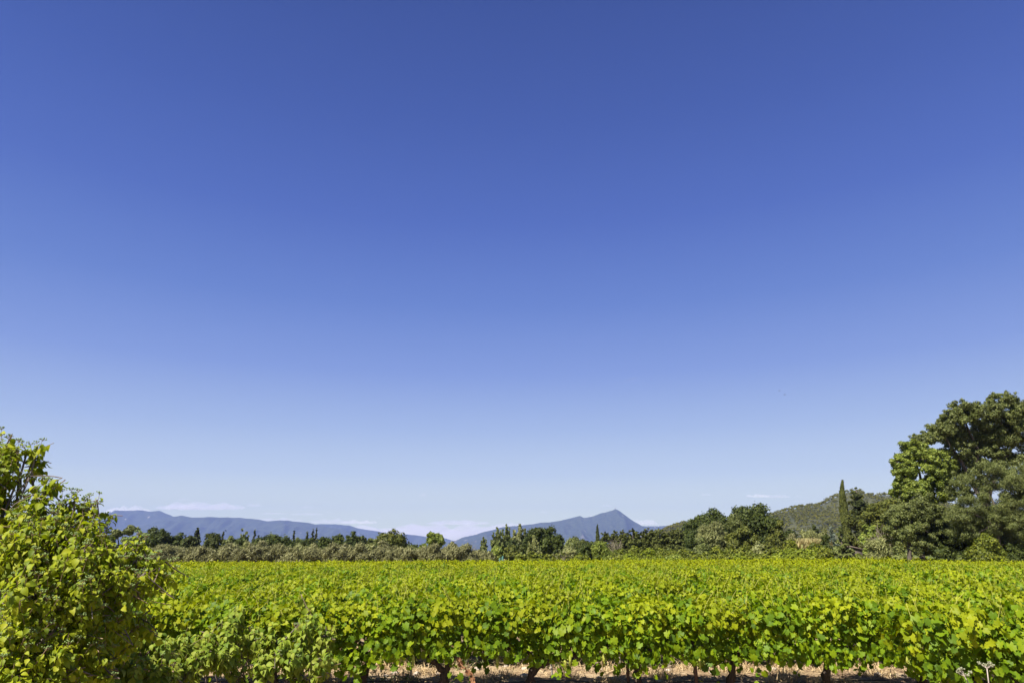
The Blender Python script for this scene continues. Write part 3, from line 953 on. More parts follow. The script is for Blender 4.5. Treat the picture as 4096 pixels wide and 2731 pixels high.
def trees():
    far_group = "dark trees standing behind the olive row"
    T = lambda *a, **k: tree(*a, **k)
    # ---- left, behind the olives
    T('round', 390, 2122, 130, 118, "dark tree mostly hidden behind the dogwood shrub's upper right", "oak_tree", mat='oak', group=far_group)
    T('umbrella', 505, 2094, 105, 112, "loose grey-green umbrella-shaped pine just right of the dogwood shrub", "umbrella_pine", mat='poplar', group=far_group, dens=.75)
    T('round', 577, 2120, 74, 116, "small grey-green tree between the umbrella pine and dark round oak", "grey_tree", mat='poplar', group=far_group)
    T('round', 634, 2101, 92, 112, "dark rounded oak right of the loose umbrella pine at left", "oak_tree", mat='oak', group=far_group)
    T('round', 706, 2126, 84, 114, "low dark oak right of the rounded oak, left of the pointed conifer", "oak_tree", mat='oak', group=far_group)
    T('spire', 791, 2110, 62, 118, "broad dark conifer with a pointed top in the left tree line", "conifer_tree", mat='conifer', group=far_group)
    T('round', 765, 2137, 66, 112, "low bushy dark tree at the left foot of the pointed conifer", "oak_tree", mat='conifer', group=far_group)
    T('round', 858, 2124, 78, 110, "deep green round tree with a leaning spire at its right", "oak_tree", mat='conifer', group=far_group)
    T('spire', 895, 2119, 18, 116, "thin leaning conifer spire beside the deep green round tree", "conifer_tree", mat='conifer', group=far_group, lean=.06)
    T('round', 925, 2133, 56, 116, "grey-green low tree right of the leaning conifer spire", "grey_tree", mat='poplar', group=far_group)
    T('poplar', 981, 2116, 50, 118, "ragged tall tree with a broken open top, left of the thin conifers", "poplar_tree", mat='poplar', group=far_group, dens=.8)
    T('round', 968, 2142, 60, 112, "bushy green tree at the foot of the ragged open-topped tree", "oak_tree", mat='oak', group=far_group)
    T('spire', 1021, 2116, 32, 115, "thin bristly conifer between the ragged tree and broad dark oak", "conifer_tree", mat='conifer', group=far_group, dens=.7)
    T('spire', 1036, 2136, 22, 118, "short thin conifer touching the left side of the broad dark oak", "conifer_tree", mat='conifer', group=far_group, dens=.7)
    T('round', 1098, 2126, 138, 112, "broad dark oak in the middle of the left tree line", "oak_tree", mat='oak', group=far_group)
    T('spire', 1177, 2122, 22, 114, "lone slender conifer right of the broad dark oak", "conifer_tree", mat='conifer', group=far_group, dens=.8)
    T('round', 1197, 2140, 44, 118, "small pale tree between the lone slender conifer and the conifer pair", "grey_tree", mat='poplar', group=far_group)
    T('spire', 1230, 2124, 30, 116, "left conifer of the three spires near the left centre", "conifer_tree", mat='conifer', group=far_group, dens=.8)
    T('spire', 1253, 2113, 28, 114, "middle spire of the three conifers, with ragged side branches", "conifer_tree", mat='conifer', group=far_group, dens=.7)
    T('spire', 1267, 2110, 24, 117, "tallest right spire of the three conifers near the left centre", "conifer_tree", mat='conifer', group=far_group, dens=.7)
    T('round', 1240, 2146, 80, 112, "low dark tree filling the foot of the three conifer spires", "oak_tree", mat='oak', group=far_group)
    T('round', 1298, 2138, 62, 114, "dull green round tree right of the three conifer spires", "oak_tree", mat='oak', group=far_group)
    T('round', 1352, 2131, 76, 116, "airy oak with a wavy top, left of the flat-topped oak", "oak_tree", mat='oak', group=far_group, open_=.9)
    T('round', 1421, 2119, 84, 112, "flat-topped dark oak left of the pyramid-shaped tree", "oak_tree", mat='oak', group=far_group)
    T('round', 1484, 2142, 58, 118, "small pale round tree just left of the pyramid-shaped tree", "grey_tree", mat='poplar', group=far_group)
    T('round', 1572, 2111, 112, 106, "pyramid-shaped warm green tree standing alone above the olives", "broadleaf_tree", mat='oak_warm', group=far_group, dens=1.1)
    T('shrub', 1640, 2170, 70, 112, "low dark bush right of the pyramid-shaped tree", "bush", cat="bush", mat='oak', group=far_group)
    T('round', 1726, 2122, 34, 108, "left narrow crown of the open tree with two heads above the olives", "broadleaf_tree", mat='light', group=far_group, open_=.9, foot=.45)
    T('round', 1753, 2124, 44, 108.5, "right wider crown of the open tree with two heads above the olives", "broadleaf_tree", mat='light', group=far_group, open_=.9, foot=.4)
    T('shrub', 1698, 2160, 40, 106, "small bush at the left foot of the two-headed open tree", "bush", cat="bush", mat='light', group=far_group)
    T('round', 1812, 2160, 34, 100, "small dull tree poking above the olives right of the two-headed tree", "grey_tree", mat='olive', group=far_group)
    # ---- olives
    og = "grey-green olive trees along the far edge of the vines"
    front = [(560, 2196, 80), (618, 2186, 90), (668, 2171, 105), (733, 2194, 64), (786, 2178, 84), (850, 2181, 86), (912, 2176, 84), (968, 2186, 66), (1016, 2172, 84), (1070, 2180, 72),
             (1122, 2172, 92), (1180, 2186, 74), (1236, 2178, 88), (1292, 2190, 70), (1342, 2176, 92), (1402, 2186, 74), (1452, 2174, 92), (1515, 2182, 80), (1568, 2188, 74), (1622, 2178, 90),
             (1688, 2190, 76), (1738, 2174, 88), (1838, 2168, 118), (1780, 2192, 70), (1920, 2192, 84)]
    ol = {0: "olive tree closest to the dogwood shrub, at the left end of the olive row", 2: "wide windswept olive tree below the dark rounded oak", 3: "small olive tree below the low dark oak",
          4: "olive tree below the pointed conifer at left", 10: "olive tree below the broad dark oak's right side", 12: "olive tree below the three conifer spires",
          14: "olive tree below the airy wavy-topped oak", 16: "olive tree below the flat-topped oak", 18: "olive tree below the pyramid-shaped tree", 21: "olive tree below the two-headed open tree",
          22: "largest rounded pale olive tree near the right end of the row", 24: "last small olive tree at the right end of the olive row"}
    for i, (px, tp, w) in enumerate(front):
        T('olive', px, tp - 4, w * 1.35, 75.5 + (i * 37 % 7) * .35, ol.get(i, "grey-green olive tree in the front of the olive row, like its neighbours"), "olive_tree", mat='olive', group=og, seed=400 + i)
    back = [(600, 2190, 90), (700, 2182, 90), (830, 2190, 80), (990, 2164, 60), (1055, 2162, 64), (1110, 2168, 60), (1205, 2166, 74), (1262, 2170, 60), (1385, 2168, 70), (1470, 2164, 60),
            (1535, 2162, 70), (1605, 2170, 70), (1665, 2172, 70), (1720, 2170, 60), (1800, 2172, 70)]
    for i, (px, tp, w) in enumerate(back):
        T('olive', px, tp - 4, w * 1.4, 82 + (i * 29 % 5) * .5, "olive tree behind the front olive row, only its feathery top showing", "olive_tree", mat=('willow' if i % 3 == 0 else 'olive'), group=og, seed=450 + i)
    global TREE_N
    n_keep = TREE_N
    for i, px in enumerate((490, 420, 345, 270, 190, 110, 30, -60, -150, -240)):
        T('olive', px, 2178 + (i * 5) % 12, 120, 76 + (i % 3) * .6, "olive tree out of sight behind the large dogwood shrub", "olive_tree", mat='olive', group=og, seed=480 + i)
    for i, px in enumerate((330, 260, 180, 90, 0, -100, -210)):
        T('round', px, 2112 + (i * 13) % 22, 110, 114, "dark tree out of sight behind the large dogwood shrub", "oak_tree", mat='oak', group=far_group, seed=500 + i)
    TREE_N = n_keep
    # ---- centre
    T('poplar', 1935, 2148, 32, 128, "small slim poplar left of the two tall poplars", "poplar_tree", mat='poplar', dens=.8)
    T('poplar', 1988, 2108, 54, 126, "left one of the two tall pale poplars", "poplar_tree", mat='poplar')
    T('poplar', 2024, 2096, 44, 128, "right and taller one of the two tall pale poplars", "poplar_tree", mat='poplar')
    T('poplar', 2078, 2098, 74, 122, "pale loose poplar leaning on the left side of the great dark oak", "poplar_tree", mat='willow')
    T('round', 2050, 2140, 60, 118, "dull green tree between the tall poplars and the great dark oak", "grey_tree", mat='oak')
    T('round', 2172, 2092, 176, 100, "great dark dome-shaped oak at the centre of the tree line", "oak_tree", mat='oak', dens=1.15, foot=.02)
    T('round', 2232, 2130, 62, 98, "low right shoulder oak beside the great dark oak", "oak_tree", mat='oak')
    T('shrub', 2120, 2172, 66, 100, "dark bush at the left foot of the great dark oak", "bush", cat="bush", mat='oak')
    T('shrub', 2045, 2170, 66, 104, "brown-tinged shrub below the tall poplars", "bush", cat="bush", mat='oak_warm')
    T('shrub', 1990, 2178, 70, 106, "yellow-green bush behind the dry grass patch", "bush", cat="bush", mat='light')
    T('shrub', 1950, 2196, 50, 90, "low green bush left of the dry grass patch", "bush", cat="bush", mat='willow')
    T('bare', 1885, 2172, 54, 100, "bare brown bush behind the last olive trees", "dead_bush", cat="dead bush")
    T('poplar', 2134, 2142, 62, 76, "small pale wind-bent tree in front of the great dark oak", "young_tree", mat='willow', dens=1.1)
    T('shrub', 2082, 2206, 74, 74.5, "low green shrub right of the dark green post", "bush", cat="bush", mat='bramble')
    T('shrub', 2140, 2200, 86, 74.5, "green shrub at the foot of the small pale tree", "bush", cat="bush", mat='bramble')
    T('shrub', 2200, 2206, 70, 75, "green shrub left of the dead brown bush", "bush", cat="bush", mat='bramble')
    T('bare', 2240, 2188, 80, 75.5, "dead brown thicket right of the small pale tree", "dead_bush", cat="dead bush")
    T('shrub', 2240, 2204, 100, 77, "dull shrub growing through the dead brown thicket", "bush", cat="bush", mat='oak_warm')
    T('shrub', 2285, 2172, 76, 84, "rounded pale yellow-green shrub behind the dead brown thicket", "bush", cat="bush", mat='willow')
    T('willow', 2290, 2143, 80, 124, "distant pale green tree right of the great dark oak", "willow_tree", mat='poplar')
    T('willow', 2340, 2150, 60, 122, "distant pale feathery tree left of the thin cypress", "willow_tree", mat='poplar')
    T('round', 2350, 2156, 92, 77, "dark left half of the wind-blown bushy tree at mid field edge", "broadleaf_tree", mat='oak', foot=0.0)
    T('willow', 2404, 2148, 96, 76, "pale green wind-blown tree with swirling branches at mid field edge", "willow_tree", mat='light', foot=0.0)
    T('shrub', 2330, 2208, 90, 74.5, "low green shrub at the foot of the dark bushy tree", "bush", cat="bush", mat='bramble')
    T('cypress', 2389, 2103, 15, 138, "thin dark cypress spike left of the pine row", "cypress_tree", mat='conifer')
    pl = [(2420, 2127, 50), (2456, 2121, 46), (2492, 2119, 46), (2530, 2114, 54), (2566, 2124, 46), (2594, 2112, 52), (2636, 2114, 56), (2676, 2118, 50), (2712, 2112, 52), (2746, 2120, 50)]
    plab = ["leftmost pine of the dark pine row, right beside the thin cypress", "second pine of the dark row, left above the pale bare branches", "pine of the dark row right behind the pale bare branches",
            "pointed pine just right of the pale bare branches", "lower pine between two taller ones in the middle of the dark row", "tall pine in the middle of the dark row",
            "broad pine right of the tallest middle pine in the dark row", "flat-topped pine of the dark row below the blue ridge", "pine of the dark row below the left end of the wooded hill",
            "last pine of the dark row, touching the left big oak"]
    for (px, tp, w), lab in zip(pl, plab):
        T('pine', px, tp, w * 1.9, 108, lab, "pine_tree", mat='pine', group="pines in the dark hedge-like row")
    T('bare', 2468, 2140, 62, 100, "pale bare branches in front of the dark pine row", "bare_tree")
    # ---- hedge of brambles along the field edge
    hg = "bramble shrubs along the far field edge"
    hed = [(2440, 2196, 'bramble'), (2480, 2186, 'bramble'), (2535, 2184, 'bramble'), (2590, 2188, 'hedgevine'), (2640, 2184, 'bramble'), (2695, 2190, 'bramble'), (2752, 2184, 'bramble'),
           (2870, 2180, 'bramble'), (2925, 2186, 'bramble'), (2980, 2182, 'bramble'), (3040, 2178, 'bramble'), (3100, 2184, 'bramble'), (3155, 2184, 'hedgevine'), (3205, 2186, 'hedgevine'), (3255, 2184, 'hedgevine'), (3300, 2178, 'bramble')]
    for i, (px, tp, mt) in enumerate(hed):
        T('shrub', px, tp, 92, 80, "bright creeper-covered shrub left of the grey-green conical tree" if mt == 'hedgevine' and px > 3000 else "tangled green bramble in the upper hedge line, like its neighbours", "bramble_bush", cat="bramble", mat=mt, group=hg, dens=1.2)
    low = [(2460, 2212, 'bramble'), (2520, 2208, 'hedgevine'), (2580, 2214, 'bramble'), (2640, 2216, 'hedgevine'), (2700, 2214, 'light'), (2770, 2208, 'bramble'), (2830, 2204, 'bramble'), (2890, 2208, 'bramble'),
           (2950, 2206, 'hedgevine'), (3010, 2204, 'bramble'), (3060, 2206, 'bramble'), (3120, 2202, 'hedgevine'), (3180, 2200, 'hedgevine'), (3240, 2200, 'hedgevine'), (3290, 2196, 'bramble'), (3420, 2206, 'bramble')]
    for i, (px, tp, mt) in enumerate(low):
        T('shrub', px, tp, 96, 74, "low shrub left of the pale rounded bush, in front of the shed" if px == 3420 else "low green shrub at the edge of the vines, like its neighbours", "low_shrub", cat="shrub", mat=mt, group="low shrubs at the edge of the vines", dens=1.2)
    # ---- big oaks right of centre
    T('round', 2822, 2023, 186, 96, "left one of the two big dark oaks right of the centre", "oak_tree", mat='oak', dens=1.1, foot=.02)
    T('round', 2760, 2118, 74, 92, "dark oak shoulder at the left foot of the left big oak", "oak_tree", mat='oak', foot=.02)
    T('round', 3018, 2000, 244, 92, "right and largest one of the two big dark oaks", "oak_tree", mat='oak', dens=1.1, foot=.02)
    T('round', 3105, 2060, 72, 89, "yellowish tree on the right flank of the largest dark oak", "broadleaf_tree", mat='oak_warm')
    T('willow', 2846, 2072, 134, 86, "pale windswept willow in front of the left big oak", "willow_tree", mat='willow', foot=.02, dens=1.1)
    T('willow', 2936, 2052, 90, 87, "pale feathery tree rising between the two big oaks", "willow_tree", mat='poplar', foot=.2)
    T('round', 2962, 2098, 148, 83, "mid green oak low in front of the largest dark oak", "oak_tree", mat='oak_warm', foot=.02)
    T('shrub', 2805, 2142, 80, 79, "slim grey-green shrub below the pale windswept willow", "bush", cat="bush", mat='poplar')
    T('shrub', 3084, 2132, 100, 81, "rounded green shrub below the largest dark oak's right side", "bush", cat="bush", mat='oak_warm')
    T('shrub', 3020, 2158, 70, 80, "pale dull shrub left of the rounded green shrub", "bush", cat="bush", mat='willow')
    # ---- slope below the hill
    T('round', 3160, 2112, 66, 128, "dark low tree on the slope right of the largest oak", "oak_tree", mat='oak')
    T('olive', 3166, 2124, 40, 116, "small silver olive left of the tall dry grass", "olive_tree", mat='olive')
    T('olive', 3230, 2106, 78, 124, "silver-green olive above the tall dry grass", "olive_tree", mat='willow')
    T('olive', 3290, 2110, 54, 122, "silver-green olive left of the tall leaning cypress", "olive_tree", mat='willow')
    T('round', 3256, 2095, 40, 134, "dark small pine between the two silver-green olives", "pine_tree", mat='conifer')
    T('shrub', 3160, 2146, 64, 88, "dull green shrub left of the tall dry grass", "bush", cat="bush", mat='bramble')
    T('round', 3300, 2132, 52, 86, "dark rounded tree below the tall leaning cypress", "oak_tree", mat='oak', foot=0.0)
    T('shrub', 3250, 2156, 80, 84, "dark green bush right of the tall dry grass", "bush", cat="bush", mat='bramble')
    T('spire', 3324, 2104, 40, 112, "blue-green cedar peeping out left of the cypress foot", "cedar_tree", mat='bluegreen')
    T('cypress', 3360, 1923, 34, 96, "tall leaning cypress with a curled tip", "cypress_tree", mat='pine', lean=.035, dens=1.3)
    T('pine', 3423, 1948, 112, 93, "tall dark conifer right of the leaning cypress", "conifer_tree", mat='pine', dens=1.3, foot=.0)
    T('round', 3432, 1962, 76, 92, "dark round-headed conifer leaning on the tall dark conifer", "conifer_tree", mat='conifer', dens=1.1, foot=.02)
    T('round', 3492, 1974, 140, 88, "yellow-green pine left of the great right tree", "pine_tree", mat='oak_warm', dens=1.1, foot=.02)
    T('round', 3556, 1962, 140, 89, "warm green pine half behind the great right tree", "pine_tree", mat='oak_warm', dens=1.1, foot=.02)
    T('round', 3468, 2080, 84, 84, "light yellow-green tree below the yellow-green pine", "broadleaf_tree", mat='light', foot=.0)
    T('bare', 3512, 2085, 40, 82, "bare grey branches before the yellow-green pine", "bare_tree")
    T('spire', 3358, 2104, 104, 73.5, "grey-green cone-shaped tree at the field edge below the cypress", "grey_tree", mat='poplar', foot=0.0, dens=1.1)
    T('shrub', 3290, 2176, 60, 73, "dark bush left of the grey-green cone-shaped tree", "bush", cat="bush", mat='bramble')
    T('willow', 3508, 2136, 124, 71, "pale rounded bush at the field edge left of the great right tree", "bush", cat="bush", mat='willow', foot=0.0, dens=1.2)
    T('shrub', 3600, 2172, 84, 66, "shaded shrub right of the pale rounded bush", "bush", cat="bush", mat='poplar')
trees()

# ------------------------------------------------------------------ the great tree group at the right edge
def big_tree(name, label, spec, Y, mat, base_px, n, ls, seed, trunks, cr=.34, K=16, tpl=RHOMB, wind=None):
    """spec: blobs (px, py, rx_px, rz_px, dY) making up the crown"""
    rng = np.random.default_rng(seed)
    bx = at(base_px, 2240, Y)[0]
    gz = Gz(bx, Y)
    r = thing(name, label, "tree", (bx, Y, gz))
    o = np.array([bx, Y, gz])
    C, rad = [], []
    for px, py, rx, rz, dy in spec:
        c = np.array(at(px, py, Y + dy)) - o
        sx, sz = rx / F * Y, rz / F * Y
        a, b = clumps_ellipsoid(rng, c, (sx, sx * .8, sz), K, cr, .4)
        C.append(a); rad.append(b)
    C, rad = np.concatenate(C), np.concatenate(rad)
    V = leaves_on(rng, C, rad, n, ls, .8, tpl, wind, .5)
    mk("crown", V[0], V[1], M[mat], r)
    tm = MB()
    for pts, r0 in trunks:
        P = np.array([at(a, b, Y + c) for a, b, c in pts]) - o
        tt = np.linspace(0, 1, 14)
        s = np.linspace(0, 1, len(P))
        Q = np.stack([np.interp(tt, s, P[:, k]) for k in range(3)], -1)
        Q[1:-1] += rng.normal(0, .06, Q[1:-1].shape)
        tm.tube(Q, np.linspace(r0, r0 * .18, 14), 8)
    for i in rng.choice(len(C), min(len(C), 30), replace=False):
        j = int(np.argmin(np.linalg.norm(np.concatenate(tm.V) - C[i], axis=1)))
        a = np.concatenate(tm.V)[j]
        tm.tube(curve_pts(a, (a + C[i]) / 2 + np.array([0, 0, .2]), C[i], 5), np.linspace(.09, .03, 5), 5)
    tm.build("trunk", M['trunk'], r, smooth_shade=True)
    return r

def right_group():
    big_tree("white_poplar", "great tall tree with an open airy crown at the right edge",
             [(3940, 1655, 140, 75, 0), (4040, 1640, 140, 70, 1), (4010, 1595, 80, 40, 0), (3860, 1655, 90, 62, 0), (3800, 1672, 62, 46, 0), (3765, 1720, 74, 60, 0), (3715, 1755, 60, 40, 0), (3890, 1745, 120, 70, 2), (4010, 1760, 120, 80, 1),
              (4120, 1720, 130, 130, 1), (3830, 1800, 90, 56, 1), (3960, 1840, 100, 66, 1), (4080, 1870, 130, 90, 1), (4190, 1610, 110, 80, 2), (3680, 1770, 50, 44, 0), (4160, 1980, 120, 120, 2), (3860, 1870, 90, 70, 2), (3930, 1790, 90, 60, 2.5), (3790, 1850, 60, 70, 2), (3830, 1740, 70, 60, 1.5), (3980, 1690, 110, 60, 2)], 63, 'poplar', 3930, 130000, .10, 61,
             [([(3930, 2240, 1), (3935, 2000, 1), (3905, 1800, 1), (3860, 1680, 1)], .30), ([(3935, 2050, 1), (3990, 1850, 1), (4005, 1700, 1), (4010, 1600, 1)], .24),
              ([(3932, 2000, 1), (3850, 1850, 1), (3770, 1740, .5), (3730, 1720, .5)], .18), ([(3990, 1900, 1), (4060, 1760, 1), (4090, 1640, 1)], .17)], .25, 42)
    big_tree("poplar_tree", "lighter green tree forming the left side of the great right group",
             [(3660, 1810, 84, 50, 0), (3612, 1850, 56, 46, 0), (3715, 1840, 84, 60, 0), (3650, 1790, 66, 40, 0), (3690, 1900, 110, 66, 0), (3616, 1895, 56, 46, 0), (3606, 1955, 54, 56, 0), (3680, 1975, 110, 70, 0), (3760, 1950, 70, 80, 1), (3790, 1870, 50, 56, 1)],
             61, 'light', 3690, 60000, .10, 62, [([(3690, 2240, 1), (3695, 2050, 1), (3680, 1900, 1), (3650, 1800, 1)], .22), ([(3695, 2060, 1), (3740, 1930, 1), (3730, 1830, 1)], .14)], .27, 36)
    big_tree("grey_tree", "olive-grey tree in front at the lower left of the great right group",
             [(3600, 2060, 70, 60, 0), (3575, 2120, 56, 60, 0), (3640, 2090, 100, 90, 0), (3700, 2040, 90, 80, 0), (3650, 2170, 100, 60, 0), (3740, 2090, 80, 90, 1), (3690, 2150, 90, 80, .5)], 58.5, 'poplar', 3640, 60000, .085, 63,
             [([(3640, 2240, 0), (3645, 2100, 0), (3620, 2040, 0)], .18)], .25, 36)
    big_tree("willow_tree", "broad olive-green willow at the right edge before the great tall tree",
             [(3960, 1905, 100, 70, 0), (4040, 1960, 130, 100, 0), (3890, 1960, 80, 76, 1), (3920, 2030, 120, 80, 0), (4070, 2050, 110, 100, 0), (4140, 1930, 100, 110, 0), (3835, 1945, 66, 70, 1), (3980, 2100, 110, 80, 0), (3860, 2080, 110, 80, 0), (4090, 2120, 110, 80, 0), (3900, 2140, 110, 70, .5)],
             56, 'poplar', 3990, 90000, .095, 64, [([(3990, 2240, 0), (3990, 2100, 0), (3960, 1950, 0)], .22)], .24, 40, SLIM, (.4, 0, .8))
    big_tree("oak_tree", "dark shaded tree inside the great right group, low between trunks",
             [(3760, 2130, 100, 90, 0), (3830, 2150, 110, 80, 0), (3900, 2160, 100, 70, 1), (4000, 2180, 110, 60, 1), (4080, 2170, 110, 80, 1), (3720, 2180, 100, 56, 0), (3800, 2195, 110, 45, 0)], 59.5, 'oak', 3830, 60000, .085, 65,
             [([(3830, 2240, 0), (3835, 2150, 0), (3830, 2100, 0)], .2)], .34, 22)
    tree('shrub', 3930, 2118, 160, 55, "fresh green bush at the foot of the great right group", "bush", cat="bush", mat='bramble', dens=1.2, ls=.10)
    tree('shrub', 4040, 2160, 120, 56, "green bush in the shade at the right picture edge", "bush", cat="bush", mat='oak', ls=.10)
    tree('shrub', 3770, 2180, 110, 57, "dark bush under the middle of the great right group", "bush", cat="bush", mat='oak', ls=.13)
    tree('shrub', 3850, 2190, 90, 56, "small dark bush left of the fresh green bush", "bush", cat="bush", mat='oak', ls=.13)
right_group()

# ------------------------------------------------------------------ small things at the far field edge
def shed():
    p = at(3413, 2200, 80)
    gz = Gz(p[0], 80)
    b = thing("shed", "low brown shed with a sloping roof between the bushes", "shed", (p[0], 80, gz))
    top = at(3413, 2183, 80)[2] - gz
    MB().box((-.62, -1, 0), (.5, 1, top - .25)).build("wall", plain_mat("brown_boards", (.05, .04, .032), (.08, .065, .055), 5), b)
    m = MB()
    V = np.array([(-.75, -1.2, top), (.65, -1.2, top - .32), (.65, 1.2, top - .32), (-.75, 1.2, top)])
    m.add(np.concatenate([V, V - np.array([0, 0, .1])]), [(0, 1, 2, 3), (7, 6, 5, 4), (0, 4, 5, 1), (1, 5, 6, 2), (2, 6, 7, 3), (3, 7, 4, 0)])
    m.build("roof", plain_mat("weathered_roof", (.11, .085, .07), (.17, .135, .115), 6), b)
shed()

def green_posts():
    gm = plain_mat("dark_green_metal", (.010, .040, .034), (.022, .075, .060), 6, .5)
    for (px, top, w, dep, lab) in ((2010, 2219, .24, .2, "taller dark green metal post with a slanted top at the far vine edge"), (1999, 2227, .22, .2, "shorter dark green metal post left of the taller green one")):
        x, _, zt = at(px, top, 72.2)
        gz = Gz(x, 72.2)
        h = zt - gz
        b = thing("metal_post", lab, "post", (x, 72.2, gz), "dark green metal posts at the far vine edge")
        m = MB()
        V = np.array([(-w / 2, -dep / 2, 0), (w / 2, -dep / 2, 0), (w / 2, dep / 2, 0), (-w / 2, dep / 2, 0), (-w / 2, -dep / 2, h - .22), (w / 2, -dep / 2, h), (w / 2, dep / 2, h), (-w / 2, dep / 2, h - .22)])
        m.add(V, [(3, 2, 1, 0), (4, 5, 6, 7), (0, 1, 5, 4), (1, 2, 6, 5), (2, 3, 7, 6), (3, 0, 4, 7)])
        m.build("housing", gm, b)
        MB().box((-.015 * 2, -dep / 2 - .03, 0), (.05, -dep / 2 - .003, h - .1)).build("rib", plain_mat("green_rib", (.02, .11, .085), (.03, .14, .11), 6, .5), b)
green_posts()

def dry_grass():
    rng = np.random.default_rng(31)
    n = 7000
    x = np.concatenate([rng.uniform(-4.5, 1.0, 4500), rng.normal(46.2, .9, 2500)])
    y = np.concatenate([rng.uniform(75, 104, 4500), rng.uniform(108, 112, 2500)])
    hh = np.concatenate([rng.uniform(.12, .35, 4500), rng.uniform(.6, 1.5, 2500)])
    P = np.stack([x, y, G(x, y)], -1)
    P[:, 2] += hh * .4
    P[4500:, 2] += .6
    v, f = place(SLIM, P, rng.normal(0, 1, P.shape) + np.array([0, -1, 0]), rng.normal(0, .3, P.shape) + np.array([.2, 0, 1]), np.maximum(hh * .6, .16))
    o = mk("dry_grass", v, f, M['drygrass'])
    tag(o, "straw-coloured dry grass beyond the vines", "dry grass", kind="stuff")
dry_grass()

# ------------------------------------------------------------------ dogwood shrubs in the foreground
def dogwood(label, blobs, base, mat, seed, ntw, leaf, berry_p, drop=.55, sprigs=(), shrink=0):
    """blobs: (px, py, Y, radius px). stems -> blob centres -> twigs with paired leaves and flat berry heads"""
    rng = np.random.default_rng(seed)
    bz = Gz(base[0], base[1])
    r = thing("dogwood_shrub", label, "shrub", (base[0], base[1], bz))
    o = np.array([base[0], base[1], bz])
    C = np.array([at(px, py, Y) for px, py, Y, q in blobs]) - o
    rad = np.array([max(q - shrink, 10) / F * Y for px, py, Y, q in blobs])
    st, tw, be, bs = MB(), MB(), MB(), MB()
    for c, q in zip(C, rad):
        a = np.array([rng.normal(0, .22), rng.normal(0, .18), -.05])
        mid = np.array([a[0] * .6 + c[0] * .35, a[1] * .6 + c[1] * .4, max(c[2] * .62, .1)])
        L = np.linalg.norm(c)
        pts = curve_pts(a, mid, c, 10); pts[1:-1] += rng.normal(0, .02, (8, 3))
        st.tube(pts, np.linspace(.015, .005, 10) * (.7 + .25 * L), 6)
    w = rad ** 1.6
    LP, LN, LD, LS = [], [], [], []
    UP = np.array([0, 0, 1.0])
    SP = [np.array(at(*q)) - o for q in sprigs]
    for it in range(ntw + len(SP)):
        if it < ntw:
            k = rng.choice(len(C), p=w / w.sum())
            d = nrm(rng.normal(0, 1, 3) + np.array([0, -.35, .35]))
            tip = C[k] + d * rad[k] * rng.uniform(.5, 1.05) * (1.25 if rng.random() < .12 else 1)
            L = rng.uniform(.18, .36)
            dirn = nrm(d * .8 + UP * .55 + rng.normal(0, .25, 3))
        else:
            tip = SP[it - ntw] - np.array([0, 0, .04])
            k = int(np.argmin(np.linalg.norm(C - tip, axis=1)))
            d = nrm(tip - C[k] + UP * .05)
            L = rng.uniform(.24, .34)
            dirn = nrm(d * .7 + UP * .6)
        start = tip - dirn * L
        mid = start + dirn * L * .5 - UP * .02
        pts = curve_pts(start, mid, tip, 8)
        if rng.random() < .5:
            st.tube(curve_pts(C[k], (C[k] + start) / 2 + rng.normal(0, .03, 3), start, 4), np.linspace(.006, .0035, 4), 4, False)
        tw.tube(pts, np.linspace(.0032, .0016, 8), 4, False)
        ax = nrm(np.cross(dirn, rng.normal(0, 1, 3)))
        for t in range(1, 8):
            ax = nrm(np.cross(dirn, ax))
            for s_ in (-1, 1):
                if rng.random() < .1: continue
                side = ax * s_
                LP.append(pts[t] + side * .008)
                dd = side * .75 + dirn * .35 - UP * drop * rng.uniform(.6, 2.0) + rng.normal(0, .2, 3)
                LD.append(dd)
                LN.append(UP * .55 + dirn * .2 + side * .35 + d * .45 + np.array([-.15, -.3, 0]) + rng.normal(0, .38, 3))
                LS.append(leaf * rng.uniform(.65, 1.15) * (1.0 if t < 6 else .72))
        if rng.random() < berry_p or it >= ntw:
            top = tip + nrm(dirn + UP * .7) * .035
            tw.tube(np.array([tip, (tip + top) / 2, top]), [.0018, .0015, .0014], 4, False)
            for _ in range(int(rng.integers(9, 17))):
                a, q = rng.uniform(0, 2 * np.pi), rng.uniform(.008, .032)
                b = top + np.array([q * math.cos(a), q * math.sin(a), rng.uniform(.0, .016)])
                bs.tube(np.array([top - UP * .012, b]), .0006, 3, False)
                be.add(*place(OCTA2, b[None], UP[None], np.array([[1., 0, 0]]), rng.uniform(.0045, .0062)))
    sto = st.build("stems", M['stem'], r, smooth_shade=True)
    tw.build("twigs", M['twig'], sto)
    v, f = place(DOG_LEAF, np.array(LP), np.array(LN), np.array(LD), np.array(LS))
    mk("foliage", v, f, M[mat], r, smooth_shade=True)
    if be.n:
        beo = be.build("berries", M['berry'], r, smooth_shade=True)
        bs.build("berry_stalks", M['twig'], beo)
    return r


